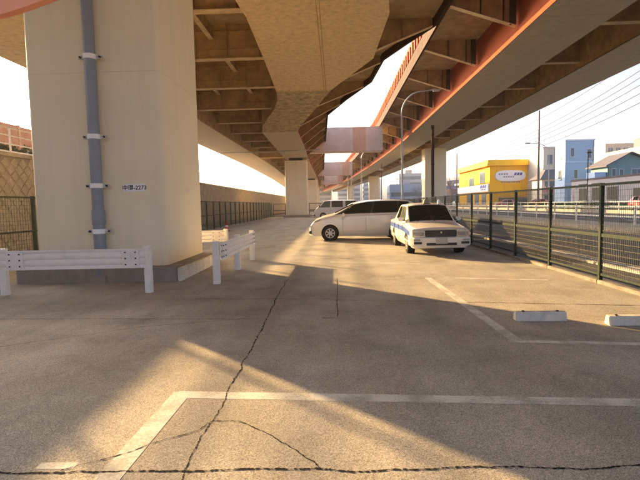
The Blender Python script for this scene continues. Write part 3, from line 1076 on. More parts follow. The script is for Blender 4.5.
def st(yl, w, zb, zs, yg, wg, zg, yr, wr, zr, crown=0.05):
    """one body station: nine points of the half section (x, y, z), from floor centre to roof centre"""
    zm = zb + (zs - zb) * 0.5
    yc = yr - (0.07 if zr > zg + 0.2 else 0.0)
    return [(0, yl, zb), (w - 0.10, yl, zb), (w - 0.015, yl, zb + 0.13), (w, yl, zm), (w - 0.02, yl, zs), (wg, yg, zg), (wr, yr, zr), (wr * 0.62, (yr + yc) / 2, zr + crown * 0.8), (0, yc, zr + crown)]


def fix_normals(me):
    bm = bmesh.new()
    bm.from_mesh(me)
    bmesh.ops.remove_doubles(bm, verts=bm.verts[:], dist=1e-5)
    bmesh.ops.recalc_face_normals(bm, faces=bm.faces[:])
    bm.to_mesh(me)
    bm.free()


class CarSurf:
    def __init__(s, stations):
        s.S = [[Vector(p) for p in q] for q in stations]

    def p(s, t, u):
        i = min(int(t), len(s.S) - 2)
        j = min(int(u), 7)
        a, b = t - i, u - j
        A = s.S[i][j].lerp(s.S[i][j + 1], b)
        B = s.S[i + 1][j].lerp(s.S[i + 1][j + 1], b)
        return A.lerp(B, a)

    def body(s, name, m, parent, arches, nt=3, r_arch=0.36):
        T = len(s.S)
        sub = [1, 2, 2, 2, 1, 2, 2, 2]
        us = []
        for j in range(8):
            us += [j + i / sub[j] for i in range(sub[j])]
        us.append(8)
        ts = [i / nt for i in range((T - 1) * nt + 1)]
        n = len(us)
        mb = MB()
        vs_ = []
        ring = 2 * n - 2
        for t in ts:
            right = [s.p(t, u) for u in us]
            left = [Vector((-q.x, q.y, q.z)) for q in right[1:-1]][::-1]
            vs_ += right + left
        fs = []
        for i in range(len(ts) - 1):
            for k_ in range(ring):
                fs.append((i * ring + k_, (i + 1) * ring + k_, (i + 1) * ring + (k_ + 1) % ring, i * ring + (k_ + 1) % ring))
        fs.append(tuple(range(ring)))
        fs.append(tuple((len(ts) - 1) * ring + k_ for k_ in range(ring - 1, -1, -1)))
        mb.add(vs_, fs)
        o = mb.build(name, m, parent)
        fix_normals(o.data)
        W = max(q[3].x for q in s.S)
        cut = MB()
        for (y, z) in arches:
            for sx in (-1, 1):
                cut.lathe([(r_arch, -0.16), (r_arch, 0.16)], (sx * (W - 0.06), y, z), 'x', 26)
        c = cut.build('cutter', m_trim)
        fix_normals(c.data)
        c.parent = parent
        bm_ = o.modifiers.new('b', 'BOOLEAN')
        bm_.operation = 'DIFFERENCE'
        bm_.object = c
        bm_.solver = 'EXACT'
        bpy.context.view_layer.update()
        dg_ = bpy.context.evaluated_depsgraph_get()
        me = bpy.data.meshes.new_from_object(o.evaluated_get(dg_))
        o.modifiers.clear()
        if len(me.polygons) > 100:
            o.data = me
        bpy.data.objects.remove(c)
        o.data.materials.clear()
        o.data.materials.append(m)
        o.data.shade_smooth()
        o.data.set_sharp_from_angle(angle=R(32))
        # dark linings inside the arches
        for (y, z) in arches:
            for sx in (-1, 1):
                MB().tube([(sx * (W - 0.217), y, z), (sx * (W - 0.21), y, z)], r_arch - 0.004, 26).build('wheel_well', m_black, o)
        return o

    def panel(s, t0, t1, u0, u1, off, side=1, nt=6, nu=4, trap=(0, 0, 0, 0)):
        """patch of the surface lifted by off; trap shifts t at (u0 front, u0 rear, u1 front, u1 rear)"""
        mb = MB()
        G = []
        for i in range(nt + 1):
            row = []
            for j in range(nu + 1):
                b = j / nu
                ta = t0 + trap[0] * (1 - b) + trap[2] * b
                tb = t1 + trap[1] * (1 - b) + trap[3] * b
                t = ta + (tb - ta) * i / nt
                u = u0 + (u1 - u0) * b
                t = min(max(t, 0.001), len(s.S) - 1.001)
                e = 0.01
                du = s.p(t, min(u + e, 7.999)) - s.p(t, max(u - e, 0))
                dt = s.p(min(t + e, len(s.S) - 1.0005), u) - s.p(max(t - e, 0), u)
                nrm = dt.cross(du)
                if nrm.length < 1e-9:
                    nrm = Vector((0, 0, 1))
                nrm.normalize()
                q = s.p(t, u)
                if nrm.dot(q - Vector((0, q.y, 0.6))) < 0:
                    nrm = -nrm
                q = q + nrm * off
                row.append((q.x * side, q.y, q.z))
            G.append(row)
        m_ = nu + 1
        mb.add([p for r_ in G for p in r_], [(i * m_ + j, (i + 1) * m_ + j, (i + 1) * m_ + j + 1, i * m_ + j + 1) for i in range(nt) for j in range(nu)])
        return mb


def wheel(car, x, y, r, width, spokes=6, rimr=0.68):
    sgn = 1 if x > 0 else -1
    w = MB().lathe([(r * 0.6, -width / 2), (r * 0.94, -width / 2), (r, -width / 2 + 0.025), (r, width / 2 - 0.025), (r * 0.94, width / 2), (r * 0.6, width / 2)], (0, 0, 0), 'x', 28, caps=False)
    t = w.build('wheel', m_black, car, smooth=35)
    t.location = (x, y, r)
    rim = MB().lathe([(r * rimr, width / 2 + 0.001), (r * rimr, width / 2 + 0.012), (r * (rimr - 0.06), width / 2 + 0.012), (r * (rimr - 0.08), width / 2 - 0.03), (0.02, width / 2 - 0.035)], (0, 0, 0), 'x', 28, caps=False)
    hub = MB().lathe([(0.07, width / 2 - 0.034), (0.06, width / 2 + 0.015), (0.02, width / 2 + 0.02)], (0, 0, 0), 'x', 14)
    sp_ = MB()
    for k_ in range(spokes):
        a = 2 * math.pi * k_ / spokes
        c, d = math.cos(a), math.sin(a)
        hw_ = 0.024
        r1, r2 = 0.05, r * (rimr - 0.03)
        pts = [(r1 * c - hw_ * d, r1 * d + hw_ * c), (r1 * c + hw_ * d, r1 * d - hw_ * c), (r2 * c + hw_ * 0.75 * d, r2 * d - hw_ * 0.75 * c), (r2 * c - hw_ * 0.75 * d, r2 * d + hw_ * 0.75 * c)]
        sp_.prism([(width / 2 - 0.031, p[0], p[1]) for p in pts], (0.035, 0, 0))
    dark = MB().lathe([(r * (rimr - 0.085), width / 2 - 0.028), (0.03, width / 2 - 0.027)], (0, 0, 0), 'x', 24)  # black disc, the shade behind the spokes put in as colour
    for mb, nm, mm in ((rim, 'rim', m_rim), (hub, 'hub', m_rim), (sp_, 'spokes', m_rim), (dark, 'brake_shadow_disc', m_trim)):
        if sgn < 0:
            mb.v = [(-p[0], p[1], p[2]) for p in mb.v]
            mb.f = [tuple(reversed(f)) for f in mb.f]
        mb.build('spoke_shade_disc' if nm == 'brake_shadow_disc' else nm, mm, t, smooth=40)
    return t


def glasses(S, car, wins, ws=None, rear=None, off=0.006, ms=m_glass):
    for side in (-1, 1):
        for (t0, t1, tr_) in wins:
            f = S.panel(t0 - 0.03, t1 + 0.03, 5.06, 5.96, off * 0.5, side, trap=tr_).build('window_frame', m_trim, car, smooth=60)
            S.panel(t0, t1, 5.12, 5.9, off, side, trap=tr_).build('window', m_glass2 if (t0, t1) == wins[0][:2] else ms, car, smooth=60)
    for nm, rg in (('windscreen', ws), ('rear_window', rear)):
        if rg:
            a = S.panel(rg[0], rg[1], 6.12, 8.0, off, 1, 6, 6)
            b = S.panel(rg[0], rg[1], 6.12, 8.0, off, -1, 6, 6)
            a.add(b.v, b.f)
            a.build(nm, ms, car, smooth=60)


# --- taxi: boxy sedan facing the camera
tx = thing('taxi', 'cream taxi sedan with blue side stripe facing the camera by the fence', 'taxi', (2.96, 13.25, 0), R(0.6))
TS = CarSurf([
    st(0.06, 0.77, 0.22, 0.66, 0.09, 0.70, 0.70, 0.10, 0.50, 0.715, 0.02),
    st(0.14, 0.825, 0.20, 0.70, 0.15, 0.76, 0.74, 0.16, 0.52, 0.765, 0.02),
    st(0.45, 0.845, 0.20, 0.74, 0.45, 0.77, 0.78, 0.45, 0.54, 0.805, 0.025),
    st(0.95, 0.8475, 0.20, 0.79, 0.95, 0.77, 0.83, 0.95, 0.56, 0.86, 0.03),
    st(1.32, 0.8475, 0.20, 0.83, 1.30, 0.765, 0.875, 1.22, 0.70, 0.895, 0.03),
    st(1.62, 0.8475, 0.20, 0.85, 1.46, 0.765, 0.90, 2.00, 0.615, 1.40, 0.05),
    st(2.30, 0.8475, 0.20, 0.86, 2.30, 0.768, 0.91, 2.32, 0.62, 1.44, 0.055),
    st(3.05, 0.8475, 0.20, 0.87, 3.05, 0.768, 0.92, 3.05, 0.62, 1.44, 0.055),
    st(3.72, 0.8475, 0.20, 0.88, 3.85, 0.76, 0.93, 3.42, 0.61, 1.41, 0.05),
    st(4.02, 0.845, 0.20, 0.89, 4.05, 0.755, 0.935, 4.06, 0.62, 0.955, 0.02),
    st(4.55, 0.835, 0.22, 0.88, 4.55, 0.74, 0.92, 4.55, 0.6, 0.935, 0.02),
    st(4.68, 0.79, 0.25, 0.84, 4.66, 0.70, 0.87, 4.66, 0.5, 0.88, 0.02)])
body = TS.body('body', m_cream, tx, ((0.86, 0.31), (3.54, 0.31)), r_arch=0.355)
for x in (-1, 1):
    for y in (0.86, 3.54):
        wheel(tx, x * 0.735, y, 0.31, 0.185, 8, 0.62)
glasses(TS, tx, ((5.12, 6.45, (0, 0, 0.0, 0)), (6.55, 7.55, (0, 0, 0, 0))), (4.06, 4.95), (8.06, 8.94))
for side in (-1, 1):
    TS.panel(1.6, 10.2, 3.35, 3.78, 0.004, side, 30, 2).build('blue_stripe', m_blue, tx, smooth=60)
    TS.panel(1.6, 10.2, 3.80, 3.86, 0.004, side, 30, 1).build('thin_stripe', m_blue, tx, smooth=60)
    TS.panel(1.4, 10.2, 2.25, 2.6, 0.006, side, 30, 2).build('rub_strip', m_cream, tx, smooth=60)
    for yy_ in (2.35, 3.25):
        MB().box(side * 0.853 - 0.012, side * 0.853 + 0.012, yy_, yy_ + 0.15, 0.765, 0.79).build('door_handle', m_chrome, tx)
    for yy_ in (1.55, 2.42, 3.3):
        MB().box(side * 0.8465 - 0.004, side * 0.8465 + 0.004, yy_ - 0.004, yy_ + 0.004, 0.3, 0.84).build('door_gap', m_trim, tx)
    # headlamps, turn signals
    hl = MB().box(side * 0.62 - 0.165, side * 0.62 + 0.165, 0.025, 0.12, 0.545, 0.685).build('headlight', m_head, tx, bevel=0.015)
    MB().box(side * 0.62 - 0.175, side * 0.62 + 0.175, 0.035, 0.11, 0.535, 0.695).build('headlight_bezel', m_chrome, hl)
    MB().box(side * 0.69 - 0.09, side * 0.69 + 0.09, -0.072, -0.02, 0.43, 0.475).build('fog_light', m_head, tx, bevel=0.008)
    ml = MB().box(side * 0.895 - 0.085, side * 0.895 + 0.085, 1.50, 1.57, 0.93, 1.06).build('door_mirror', m_cream, tx, bevel=0.025)
    MB().box(side * 0.80 - 0.04, side * 0.80 + 0.04, 1.52, 1.56, 0.94, 0.98).build('mirror_arm', m_trim, ml)
    MB().box(side * 0.70 - 0.1, side * 0.70 + 0.1, 4.66, 4.70, 0.62, 0.80).build('tail_light', m_tail, tx, bevel=0.01)
bp_ = MB().hexa([(-0.80, 0.10, 0.27), (0.80, 0.10, 0.27), (0.84, 0.42, 0.27), (-0.84, 0.42, 0.27), (-0.80, 0.10, 0.52), (0.80, 0.10, 0.52), (0.84, 0.42, 0.52), (-0.84, 0.42, 0.52)])
bp_ = MB().prism([(-0.855, 0.45, 0.28), (-0.85, 0.10, 0.28), (-0.76, -0.02, 0.28), (-0.4, -0.065, 0.28), (0.4, -0.065, 0.28), (0.76, -0.02, 0.28), (0.85, 0.10, 0.28), (0.855, 0.45, 0.28)], (0, 0, 0.235))
bmp = bp_.build('front_bumper', m_cream, tx, bevel=0.02)
for x0, x1 in ((-0.42, 0.42),):
    MB().box(x0, x1, -0.072, -0.03, 0.30, 0.37).build('air_intake', m_trim, bmp)
for sx in (-1, 1):
    MB().box(sx * 0.66 - 0.11, sx * 0.66 + 0.11, -0.062, -0.0, 0.34, 0.40).build('air_intake', m_trim, bmp)
gl = MB().box(-0.43, 0.43, 0.015, 0.12, 0.535, 0.72).build('grille', m_trim, tx, bevel=0.012)
for i in range(5):
    MB().box(-0.40, 0.40, 0.006, 0.03, 0.56 + i * 0.03, 0.567 + i * 0.03).build('grille_bar', m_grey, gl)
MB().box(-0.45, 0.45, 0.012, 0.10, 0.722, 0.742).build('chrome_strip', m_chrome, gl)
MB().lathe([(0.035, 0), (0.03, -0.012)], (0, 0.006, 0.66), 'y', 14).build('emblem', m_chrome, gl)
MB().box(-0.165, 0.165, -0.085, -0.073, 0.345, 0.51).build('licence_plate', m_lplate, tx, bevel=0.004)
rs = MB().prism([(-0.10, 1.98, 1.475), (-0.07, 1.98, 1.60), (0.07, 1.98, 1.60), (0.10, 1.98, 1.475)], (0, 0.12, 0)).build('roof_sign', mat('roof_sign_plastic', (0.30, 0.24, 0.15), 0.4), tx, bevel=0.015)
MB().box(-0.12, 0.12, 1.96, 2.12, 1.455, 1.476).build('sign_base', m_trim, rs)
fl = MB().lathe([(0.045, 1.45), (0.05, 1.5), (0.035, 1.58), (0.01, 1.6)], (0.42, 2.1, 0), 'z', 12).build('roof_lamp', m_lens, tx, smooth=40)
for sx in (-0.25, 0.25):
    a, b = Vector((sx - 0.2, 1.16, 0.945)), Vector((sx + 0.28, 1.42, 1.11))
    MB().tube([a, b], 0.009, 5).build('wiper', m_trim, tx)
for x in (-0.36, 0.36):
    MB().box(x - 0.22, x + 0.22, 2.15, 2.5, 0.5, 1.18).build('seat', m_grey, tx)

# --- minivan seen from the side, nose to the left
MV = CarSurf([
    st(0.08, 0.70, 0.24, 0.62, 0.12, 0.60, 0.69, 0.15, 0.45, 0.72, 0.02),
    st(0.22, 0.80, 0.20, 0.74, 0.26, 0.70, 0.83, 0.30, 0.50, 0.86, 0.03),
    st(0.60, 0.86, 0.19, 0.86, 0.62, 0.76, 0.96, 0.64, 0.55, 1.0, 0.04),
    st(1.05, 0.875, 0.18, 0.95, 1.05, 0.78, 1.05, 1.04, 0.62, 1.09, 0.04),
    st(1.45, 0.88, 0.18, 0.98, 1.22, 0.79, 1.06, 1.95, 0.64, 1.51, 0.05),
    st(2.20, 0.88, 0.18, 1.00, 2.20, 0.79, 1.08, 2.45, 0.64, 1.60, 0.055),
    st(3.00, 0.88, 0.18, 1.02, 3.00, 0.79, 1.08, 3.00, 0.64, 1.63, 0.05),
    st(3.75, 0.88, 0.18, 1.04, 3.75, 0.785, 1.10, 3.72, 0.63, 1.62, 0.045),
    st(4.30, 0.87, 0.20, 1.04, 4.36, 0.76, 1.10, 4.22, 0.61, 1.58, 0.04),
    st(4.56, 0.83, 0.24, 1.00, 4.54, 0.74, 1.05, 4.42, 0.58, 1.48, 0.03),
    st(4.64, 0.78, 0.28, 0.92, 4.62, 0.66, 0.98, 4.58, 0.5, 1.10, 0.03)])


def minivan(label, loc, m, rz=R(-90)):
    t = thing('minivan', label, 'minivan', loc, rz, 'cars parked side-on in the lot')
    body_ = MV.body('body', m, t, ((0.90, 0.315), (3.68, 0.315)), r_arch=0.37)
    for x in (-1, 1):
        for y in (0.90, 3.68):
            wheel(t, x * 0.765, y, 0.315, 0.20, 7, 0.64)
    glasses(MV, t, ((3.25, 4.02, (0.0, 0, 0.62, 0)), (4.12, 5.45, (0, 0, 0, 0)), (5.55, 6.95, (0, 0, 0, 0)), (7.05, 7.85, (0, 0, 0, -0.05))), (3.08, 3.94), (8.1, 8.9))
    for side in (-1, 1):
        MV.panel(3.98, 7.9, 5.08, 5.94, 0.0022, side, 12, 3).build('pillar_band', m_trim, t, smooth=60)
        MV.panel(0.55, 1.9, 4.05, 4.85, 0.006, side, 6, 2, trap=(0.0, -0.3, 0.35, 0)).build('headlight', m_head, t, smooth=60)
        MV.panel(1.2, 9.0, 1.2, 1.9, 0.004, side, 20, 1).build('sill', m_trim, t, smooth=60) if False else None
        for yy_ in (1.42, 2.38, 3.42):
            MB().box(side * 0.878 - 0.004, side * 0.878 + 0.004, yy_ - 0.004, yy_ + 0.004, 0.32, 0.98).build('door_gap', m_trim, t)
        for yy_ in (2.15, 2.5):
            MB().box(side * 0.888 - 0.014, side * 0.888 + 0.014, yy_, yy_ + 0.18, 0.86, 0.89).build('door_handle', m, t, bevel=0.006)
        mm_ = MB().box(side * 0.97 - 0.10, side * 0.97 + 0.10, 1.40, 1.52, 0.99, 1.14).build('door_mirror', m, t, bevel=0.03)
        MB().box(side * 0.86 - 0.06, side * 0.86 + 0.06, 1.44, 1.50, 0.99, 1.03).build('mirror_arm', m_trim, mm_)
        MV.panel(8.5, 9.6, 4.1, 4.9, 0.006, side, 4, 2).build('tail_light', m_tail, t, smooth=60)
        MB().box(side * 0.62 - 0.12, side * 0.62 + 0.12, 0.04, 0.13, 0.30, 0.42).build('fog_recess', m_trim, t, bevel=0.01)
    MB().prism([(-0.82, 0.42, 0.21), (-0.79, 0.17, 0.21), (-0.45, 0.02, 0.21), (0.45, 0.02, 0.21), (0.79, 0.17, 0.21), (0.82, 0.42, 0.21)], (0, 0, 0.33)).build('front_bumper', m, t, bevel=0.03)
    MB().box(-0.4, 0.4, 0.0, 0.1, 0.27, 0.36).build('air_intake', m_trim, t)
    MB().box(-0.165, 0.165, -0.005, 0.012, 0.38, 0.54).build('licence_plate', m_lplate, t)
    for x in (-0.38, 0.38):
        for y in (2.35, 3.2):
            MB().box(x - 0.22, x + 0.22, y, y + 0.2, 0.5, 1.25).build('seat', m_grey, t)
    return t


minivan('pearl silver minivan parked side-on, nose left, behind the taxi', (-1.12, 20.25, 0), m_silver)
minivan('dark grey minivan mostly hidden behind the silver minivan', (-0.55, 24.2, 0), m_grey)

# --- white cab-over van in the far row
VN = CarSurf([
    st(0.05, 0.76, 0.28, 0.80, 0.06, 0.74, 0.86, 0.07, 0.60, 0.90, 0.02),
    st(0.14, 0.83, 0.24, 0.96, 0.20, 0.80, 1.02, 0.22, 0.66, 1.06, 0.02),
    st(0.40, 0.845, 0.22, 1.08, 0.36, 0.81, 1.14, 0.30, 0.70, 1.16, 0.03),
    st(0.75, 0.845, 0.22, 1.12, 0.55, 0.81, 1.18, 1.05, 0.70, 1.86, 0.07),
    st(1.75, 0.845, 0.22, 1.14, 1.75, 0.81, 1.18, 1.75, 0.70, 1.90, 0.08),
    st(3.20, 0.845, 0.22, 1.14, 3.20, 0.81, 1.18, 3.20, 0.70, 1.90, 0.08),
    st(4.50, 0.84, 0.24, 1.14, 4.50, 0.80, 1.18, 4.45, 0.69, 1.88, 0.07),
    st(4.66, 0.80, 0.28, 1.12, 4.66, 0.76, 1.16, 4.60, 0.66, 1.80, 0.05)])
vn = thing('van', 'white cab-over van with its nose left in the far row', 'van', (-2.2, 50.0, 0), R(-90), 'cars parked side-on in the lot')
VN.body('body', m_vanw, vn, ((0.95, 0.32), (3.5, 0.32)), r_arch=0.37)
for x in (-1, 1):
    for y in (0.95, 3.5):
        wheel(vn, x * 0.73, y, 0.32, 0.18, 6, 0.6)
glasses(VN, vn, ((3.05, 3.9, (0, 0, 0.1, 0)), (4.1, 4.85, (0, 0, 0, 0)), (5.1, 5.9, (0, 0, 0, 0))), (2.06, 2.94), (6.1, 6.9))
for side in (-1, 1):
    MB().box(side * 0.62 - 0.14, side * 0.62 + 0.14, 0.02, 0.12, 0.66, 0.86).build('headlight', m_head, vn, bevel=0.02)
    MB().box(side * 0.93 - 0.08, side * 0.93 + 0.08, 0.55, 0.65, 1.18, 1.45).build('door_mirror', m_trim, vn, bevel=0.02)
    MB().box(side * 0.844 - 0.004, side * 0.844 + 0.004, 1.7, 1.71, 0.35, 1.15).build('door_gap', m_trim, vn)
MB().box(-0.8, 0.8, 0.0, 0.2, 0.30, 0.52).build('front_bumper', m_trim, vn, bevel=0.03)
# third of the far row, only roofs and noses show
HB = CarSurf([
    st(0.08, 0.66, 0.24, 0.60, 0.12, 0.58, 0.66, 0.14, 0.45, 0.68, 0.02),
    st(0.25, 0.76, 0.20, 0.72, 0.28, 0.68, 0.78, 0.30, 0.5, 0.81, 0.03),
    st(0.85, 0.83, 0.19, 0.84, 0.82, 0.74, 0.92, 0.80, 0.6, 0.95, 0.03),
    st(1.25, 0.84, 0.19, 0.88, 1.05, 0.75, 0.96, 1.65, 0.60, 1.42, 0.05),
    st(2.20, 0.84, 0.19, 0.90, 2.20, 0.75, 0.98, 2.20, 0.60, 1.47, 0.05),
    st(3.15, 0.84, 0.19, 0.92, 3.25, 0.74, 1.00, 3.10, 0.59, 1.43, 0.05),
    st(3.75, 0.80, 0.22, 0.92, 3.78, 0.70, 1.00, 3.55, 0.54, 1.34, 0.04),
    st(3.86, 0.74, 0.26, 0.86, 3.85, 0.62, 0.92, 3.80, 0.5, 1.0, 0.03)])


def hatchback(label, loc, m, rz, z=0.26):
    t = thing('parked_car', label, 'car', (loc[0], loc[1], z), rz, 'cars parked across the road')
    HB.body('body', m, t, ((0.72, 0.29), (3.12, 0.29)), nt=2, r_arch=0.33)
    for x in (-1, 1):
        for y in (0.72, 3.12):
            wheel(t, x * 0.735, y, 0.29, 0.17, 5, 0.66)
    glasses(HB, t, ((3.1, 3.95, (0, 0, 0.12, 0)), (4.08, 4.9, (0, 0, 0, 0))), (2.08, 2.94), (5.1, 5.9))
    for side in (-1, 1):
        MB().box(side * 0.56 - 0.12, side * 0.56 + 0.12, 0.10, 0.26, 0.58, 0.70).build('headlight', m_head, t, bevel=0.02)
        MB().box(side * 0.62 - 0.08, side * 0.62 + 0.08, 3.80, 3.88, 0.70, 0.90).build('tail_light', m_tail, t, bevel=0.02)
    return t


# ------------------------------------------------------------------ street lamps under and beside the highways
def street_lamp(label, x, y, h, reach, side=1, r=0.085, z0=-0.05, group='street lamps along the road', m=m_lamp, rz=0):
    t = thing('street_lamp', label, 'street lamp', (x, y, z0), rz, group)
    MB().tube([(0, 0, 0), (0, 0, 1.2)], r * 1.5, 10).build('base', m, t, smooth=40)
    MB().tube([(0, 0, 1.2), (0, 0, h - 1.7)], r, 10, r * 0.7).build('pole', m, t, smooth=40)
    pts = []
    for i in range(11):
        a = R(90 * i / 10)
        pts.append((side * (1 - math.cos(a)) * reach * 0.62, 0, h - 1.7 + math.sin(a) * 1.55))
    pts.append((side * reach * 0.9, 0, h - 0.1))
    MB().tube(pts, r * 0.7, 8, r * 0.45).build('arm', m, t, smooth=40)
    ln = MB()
    v = []
    xs = [reach * 0.86, reach * 0.92, reach * 1.02, reach * 1.12, reach * 1.16]
    ws = [0.05, 0.13, 0.16, 0.12, 0.04]
    for xx, w in zip(xs, ws):
        for k_ in range(10):
            a = 2 * math.pi * k_ / 10
            v.append((side * xx, w * math.cos(a), h - 0.08 + 0.55 * w * math.sin(a)))
    fs = [(i * 10 + k_, i * 10 + (k_ + 1) % 10, (i + 1) * 10 + (k_ + 1) % 10, (i + 1) * 10 + k_) for i in range(4) for k_ in range(10)]
    fs += [tuple(range(9, -1, -1)), tuple(40 + k_ for k_ in range(10))]
    hd_ = ln.add(v, fs).build('lamp_head', m, t, smooth=50)
    MB().box(min(side * reach * 0.93, side * reach * 1.1), max(side * reach * 0.93, side * reach * 1.1), -0.08, 0.08, h - 0.18, h - 0.155).build('lens', m_lens, hd_)
    return t


street_lamp('tall curved grey street lamp right behind the taxi, nearest of its row', 4.98, 35.0, 9.75, 2.45)
street_lamp('second curved street lamp of the row, behind the dark minivan roof', 4.15, 73.0, 10.1, 3.0)
street_lamp('third and smallest curved street lamp of the row', 3.1, 110, 10.2, 3.2)
street_lamp('curved street lamp beside the yellow building, arm pointing left', 31.2, 70.0, 9.6, 3.0, -1, 0.08, 0.26, 'street lamps on the far pavement')
street_lamp('street lamp head reaching in from the right edge of the view', 22.2, 33.0, 8.2, 1.3, -1, 0.07, 0.26, 'street lamps on the far pavement')
dpx = thing('drainpipe', 'dark brown downpipe in front of the thick pier behind the taxi', 'drainpipe', (10.3, 50, -0.05))
MB().tube([(0, 0, 0), (0, 0, 9.7)], 0.16, 10).build('pipe', m_dkbrown, dpx, smooth=40)
for z in (2.5, 5.5, 8.5):
    MB().lathe([(0.19, 0), (0.19, 0.1)], (0, 0, z), 'z', 12).build('collar', m_dkbrown, dpx)
for (x, y, h, lab) in ((6.4, 90, 9.0, 'thin dark pole left of the thick pier under the highway'), (3.4, 96, 7.6, 'thin grey pole beside the second street lamp')):
    t = thing('signal_pole', lab, 'pole', (x + 2.5 if x > 5 else x, y, -0.05), 0)
    MB().tube([(0, 0, 0), (0, 0, h)], 0.09, 8, 0.06).build('pole', m_dkbrown if x > 5 else m_lamp, t)
    MB().box(-0.4, 0.4, -0.12, 0.12, h - 1.2, h - 0.85).build('signal_head', m_lamp, t, bevel=0.05)


# ------------------------------------------------------------------ guard pipes along the road
def guard_pipe(label, x, y0, y1, z0, step=3.0, rails=(0.42, 0.9), r=0.045):
    t = thing('guard_pipe', label, 'guardrail', (x, 0, z0), 0, 'white guard pipes along the road')
    p0 = None
    n_ = int((y1 - y0) / step)
    for i in range(n_ + 1):
        if p0 is None:
            p0 = MB().tube([(0, 0, 0), (0, 0, 1.0)], 0.055, 8).build('post', m_white, t)
            p0.location = (0, y0, 0)
        else:
            inst(p0, 'post', t, (0, y0 + i * step, 0))
    for z in rails:
        MB().tube([(-0.07, y0, z), (-0.07, y1, z)], r, 8).build('rail', m_white, t)
    return t


guard_pipe('white two-rail guard pipe along the median of the road', 15.6, 16, 140, 0.1)
guard_pipe('white guard pipe along the far pavement in front of the hedge', 30.7, 40, 190, 0.26)
hd = thing('hedge', 'low clipped green hedge along the far pavement', 'hedge', (0, 0, 0))
o = leaf_mass('foliage', 31.6, 32.4, 46, 88, 0.28, 1.0, 6000, 0.10, m_leafg).build('foliage', m_leafg, hd)
o['kind'] = 'stuff'
MB().box(31.75, 32.25, 46, 88, 0.26, 0.8).build('hedge_core', m_leafg, hd)


# ------------------------------------------------------------------ buildings across the road
def wall_windows(t, face, x0, y0, wins, m_fr, m_gl):
    """wins: (a0, a1, z0, z1) along the wall; face 'S' looks at -Y (a = x), 'W' looks at -X (a = y)"""
    for (a0, a1, z0, z1) in wins:
        if face == 'S':
            f = MB().box(a0 - 0.08, a1 + 0.08, y0 - 0.07, y0 - 0.003, z0 - 0.08, z1 + 0.08).build('window', m_fr, t)
            n_ = 2 if a1 - a0 > 1.0 else 1
            for i in range(n_):
                w_ = (a1 - a0 - 0.06 * (n_ - 1)) / n_
                b0 = a0 + i * (w_ + 0.06)
                MB().box(b0, b0 + w_, y0 - 0.085, y0 - 0.072, z0, z1).build('pane', m_gl, f)
            MB().box(a0 - 0.14, a1 + 0.14, y0 - 0.16, y0 - 0.004, z0 - 0.16, z0 - 0.083).build('sill', m_fr, f)
        else:
            f = MB().box(x0 - 0.07, x0 - 0.003, a0 - 0.08, a1 + 0.08, z0 - 0.08, z1 + 0.08).build('window', m_fr, t)
            n_ = 2 if a1 - a0 > 1.0 else 1
            for i in range(n_):
                w_ = (a1 - a0 - 0.06 * (n_ - 1)) / n_
                b0 = a0 + i * (w_ + 0.06)
                MB().box(x0 - 0.085, x0 - 0.072, b0, b0 + w_, z0, z1).build('pane', m_gl, f)
            MB().box(x0 - 0.16, x0 - 0.004, a0 - 0.14, a1 + 0.14, z0 - 0.16, z0 - 0.083).build('sill', m_fr, f)


m_bglass = mat('building_glass', (0.10, 0.14, 0.18), 0.12, var=0.3, scale=0.6, spec=0.6)
m_bframe = mat('window_frame_alu', (0.35, 0.35, 0.35), 0.5)
m_wframe = mat('window_frame_white', (0.65, 0.65, 0.63), 0.5)
m_yellow = mat('yellow_render', (0.85, 0.50, 0.03), 0.6, var=0.04, scale=1, streak=0.12)
m_signw = mat('sign_white', (0.74, 0.78, 0.86), 0.5, var=0.02)
m_signb = mat('sign_blue_ink', (0.10, 0.10, 0.38), 0.5)
m_sigg = mat('sign_grey_ink', (0.25, 0.27, 0.42), 0.5)
m_sky = mat('sky_blue_render', (0.40, 0.53, 0.72), 0.7, var=0.03, scale=1, streak=0.1)
m_cream2 = mat('cream_render', (0.66, 0.60, 0.50), 0.8, var=0.06, scale=1, streak=0.15)
m_teal = mat('teal_render', (0.20, 0.32, 0.33), 0.8, var=0.06, scale=1, streak=0.15)
m_roof = mat('grey_roof', (0.14, 0.135, 0.15), 0.7, var=0.15, scale=3)
m_wwall = mat('lilac_white_render', (0.52, 0.51, 0.56), 0.8, var=0.06, scale=1, streak=0.2)
m_beige = mat('beige_render', (0.50, 0.43, 0.36), 0.8, var=0.08, scale=1, streak=0.2)

yb_ = thing('shop_building', 'bright yellow two-storey shop with a white oval sign across the road', 'building', (0, 0, 0))
YX, YY, YH = 35.0, 108.0, 10.7
MB().box(YX, YX + 10, YY, YY + 26, 0.2, YH - 1.3).build('wall', m_yellow, yb_)
MB().hexa([(YX - 0.9, YY - 0.9, YH - 1.298), (YX + 10.4, YY - 0.9, YH - 1.298), (YX + 10.4, YY + 26, YH - 1.298), (YX - 0.9, YY + 26, YH - 1.298),
           (YX - 0.5, YY - 0.5, YH), (YX + 10.2, YY - 0.5, YH), (YX + 10.2, YY + 26, YH), (YX - 0.5, YY + 26, YH)]).build('parapet', m_yellow, yb_)
wall_windows(yb_, 'W', YX, YY, [(YY + 3.2, YY + 7.0, 5.9, 8.3), (YY + 12, YY + 16, 5.5, 7.4), (YY + 2.5, YY + 5.5, 0.9, 3.2), (YY + 8, YY + 11, 0.9, 3.2), (YY + 14, YY + 18, 0.9, 3.2)], m_bframe, m_bglass)
sgn = MB().box(YX - 0.45, YX - 0.2, YY - 0.2, YY + 26.5, 3.7, 5.4).build('sign_band', m_signw, yb_)
text_mesh('AUTO PARTS', 1.0, m_signb, 'lettering', sgn, (YX - 0.455, YY + 4.2, 4.6), (R(90), 0, R(-90))) if False else None
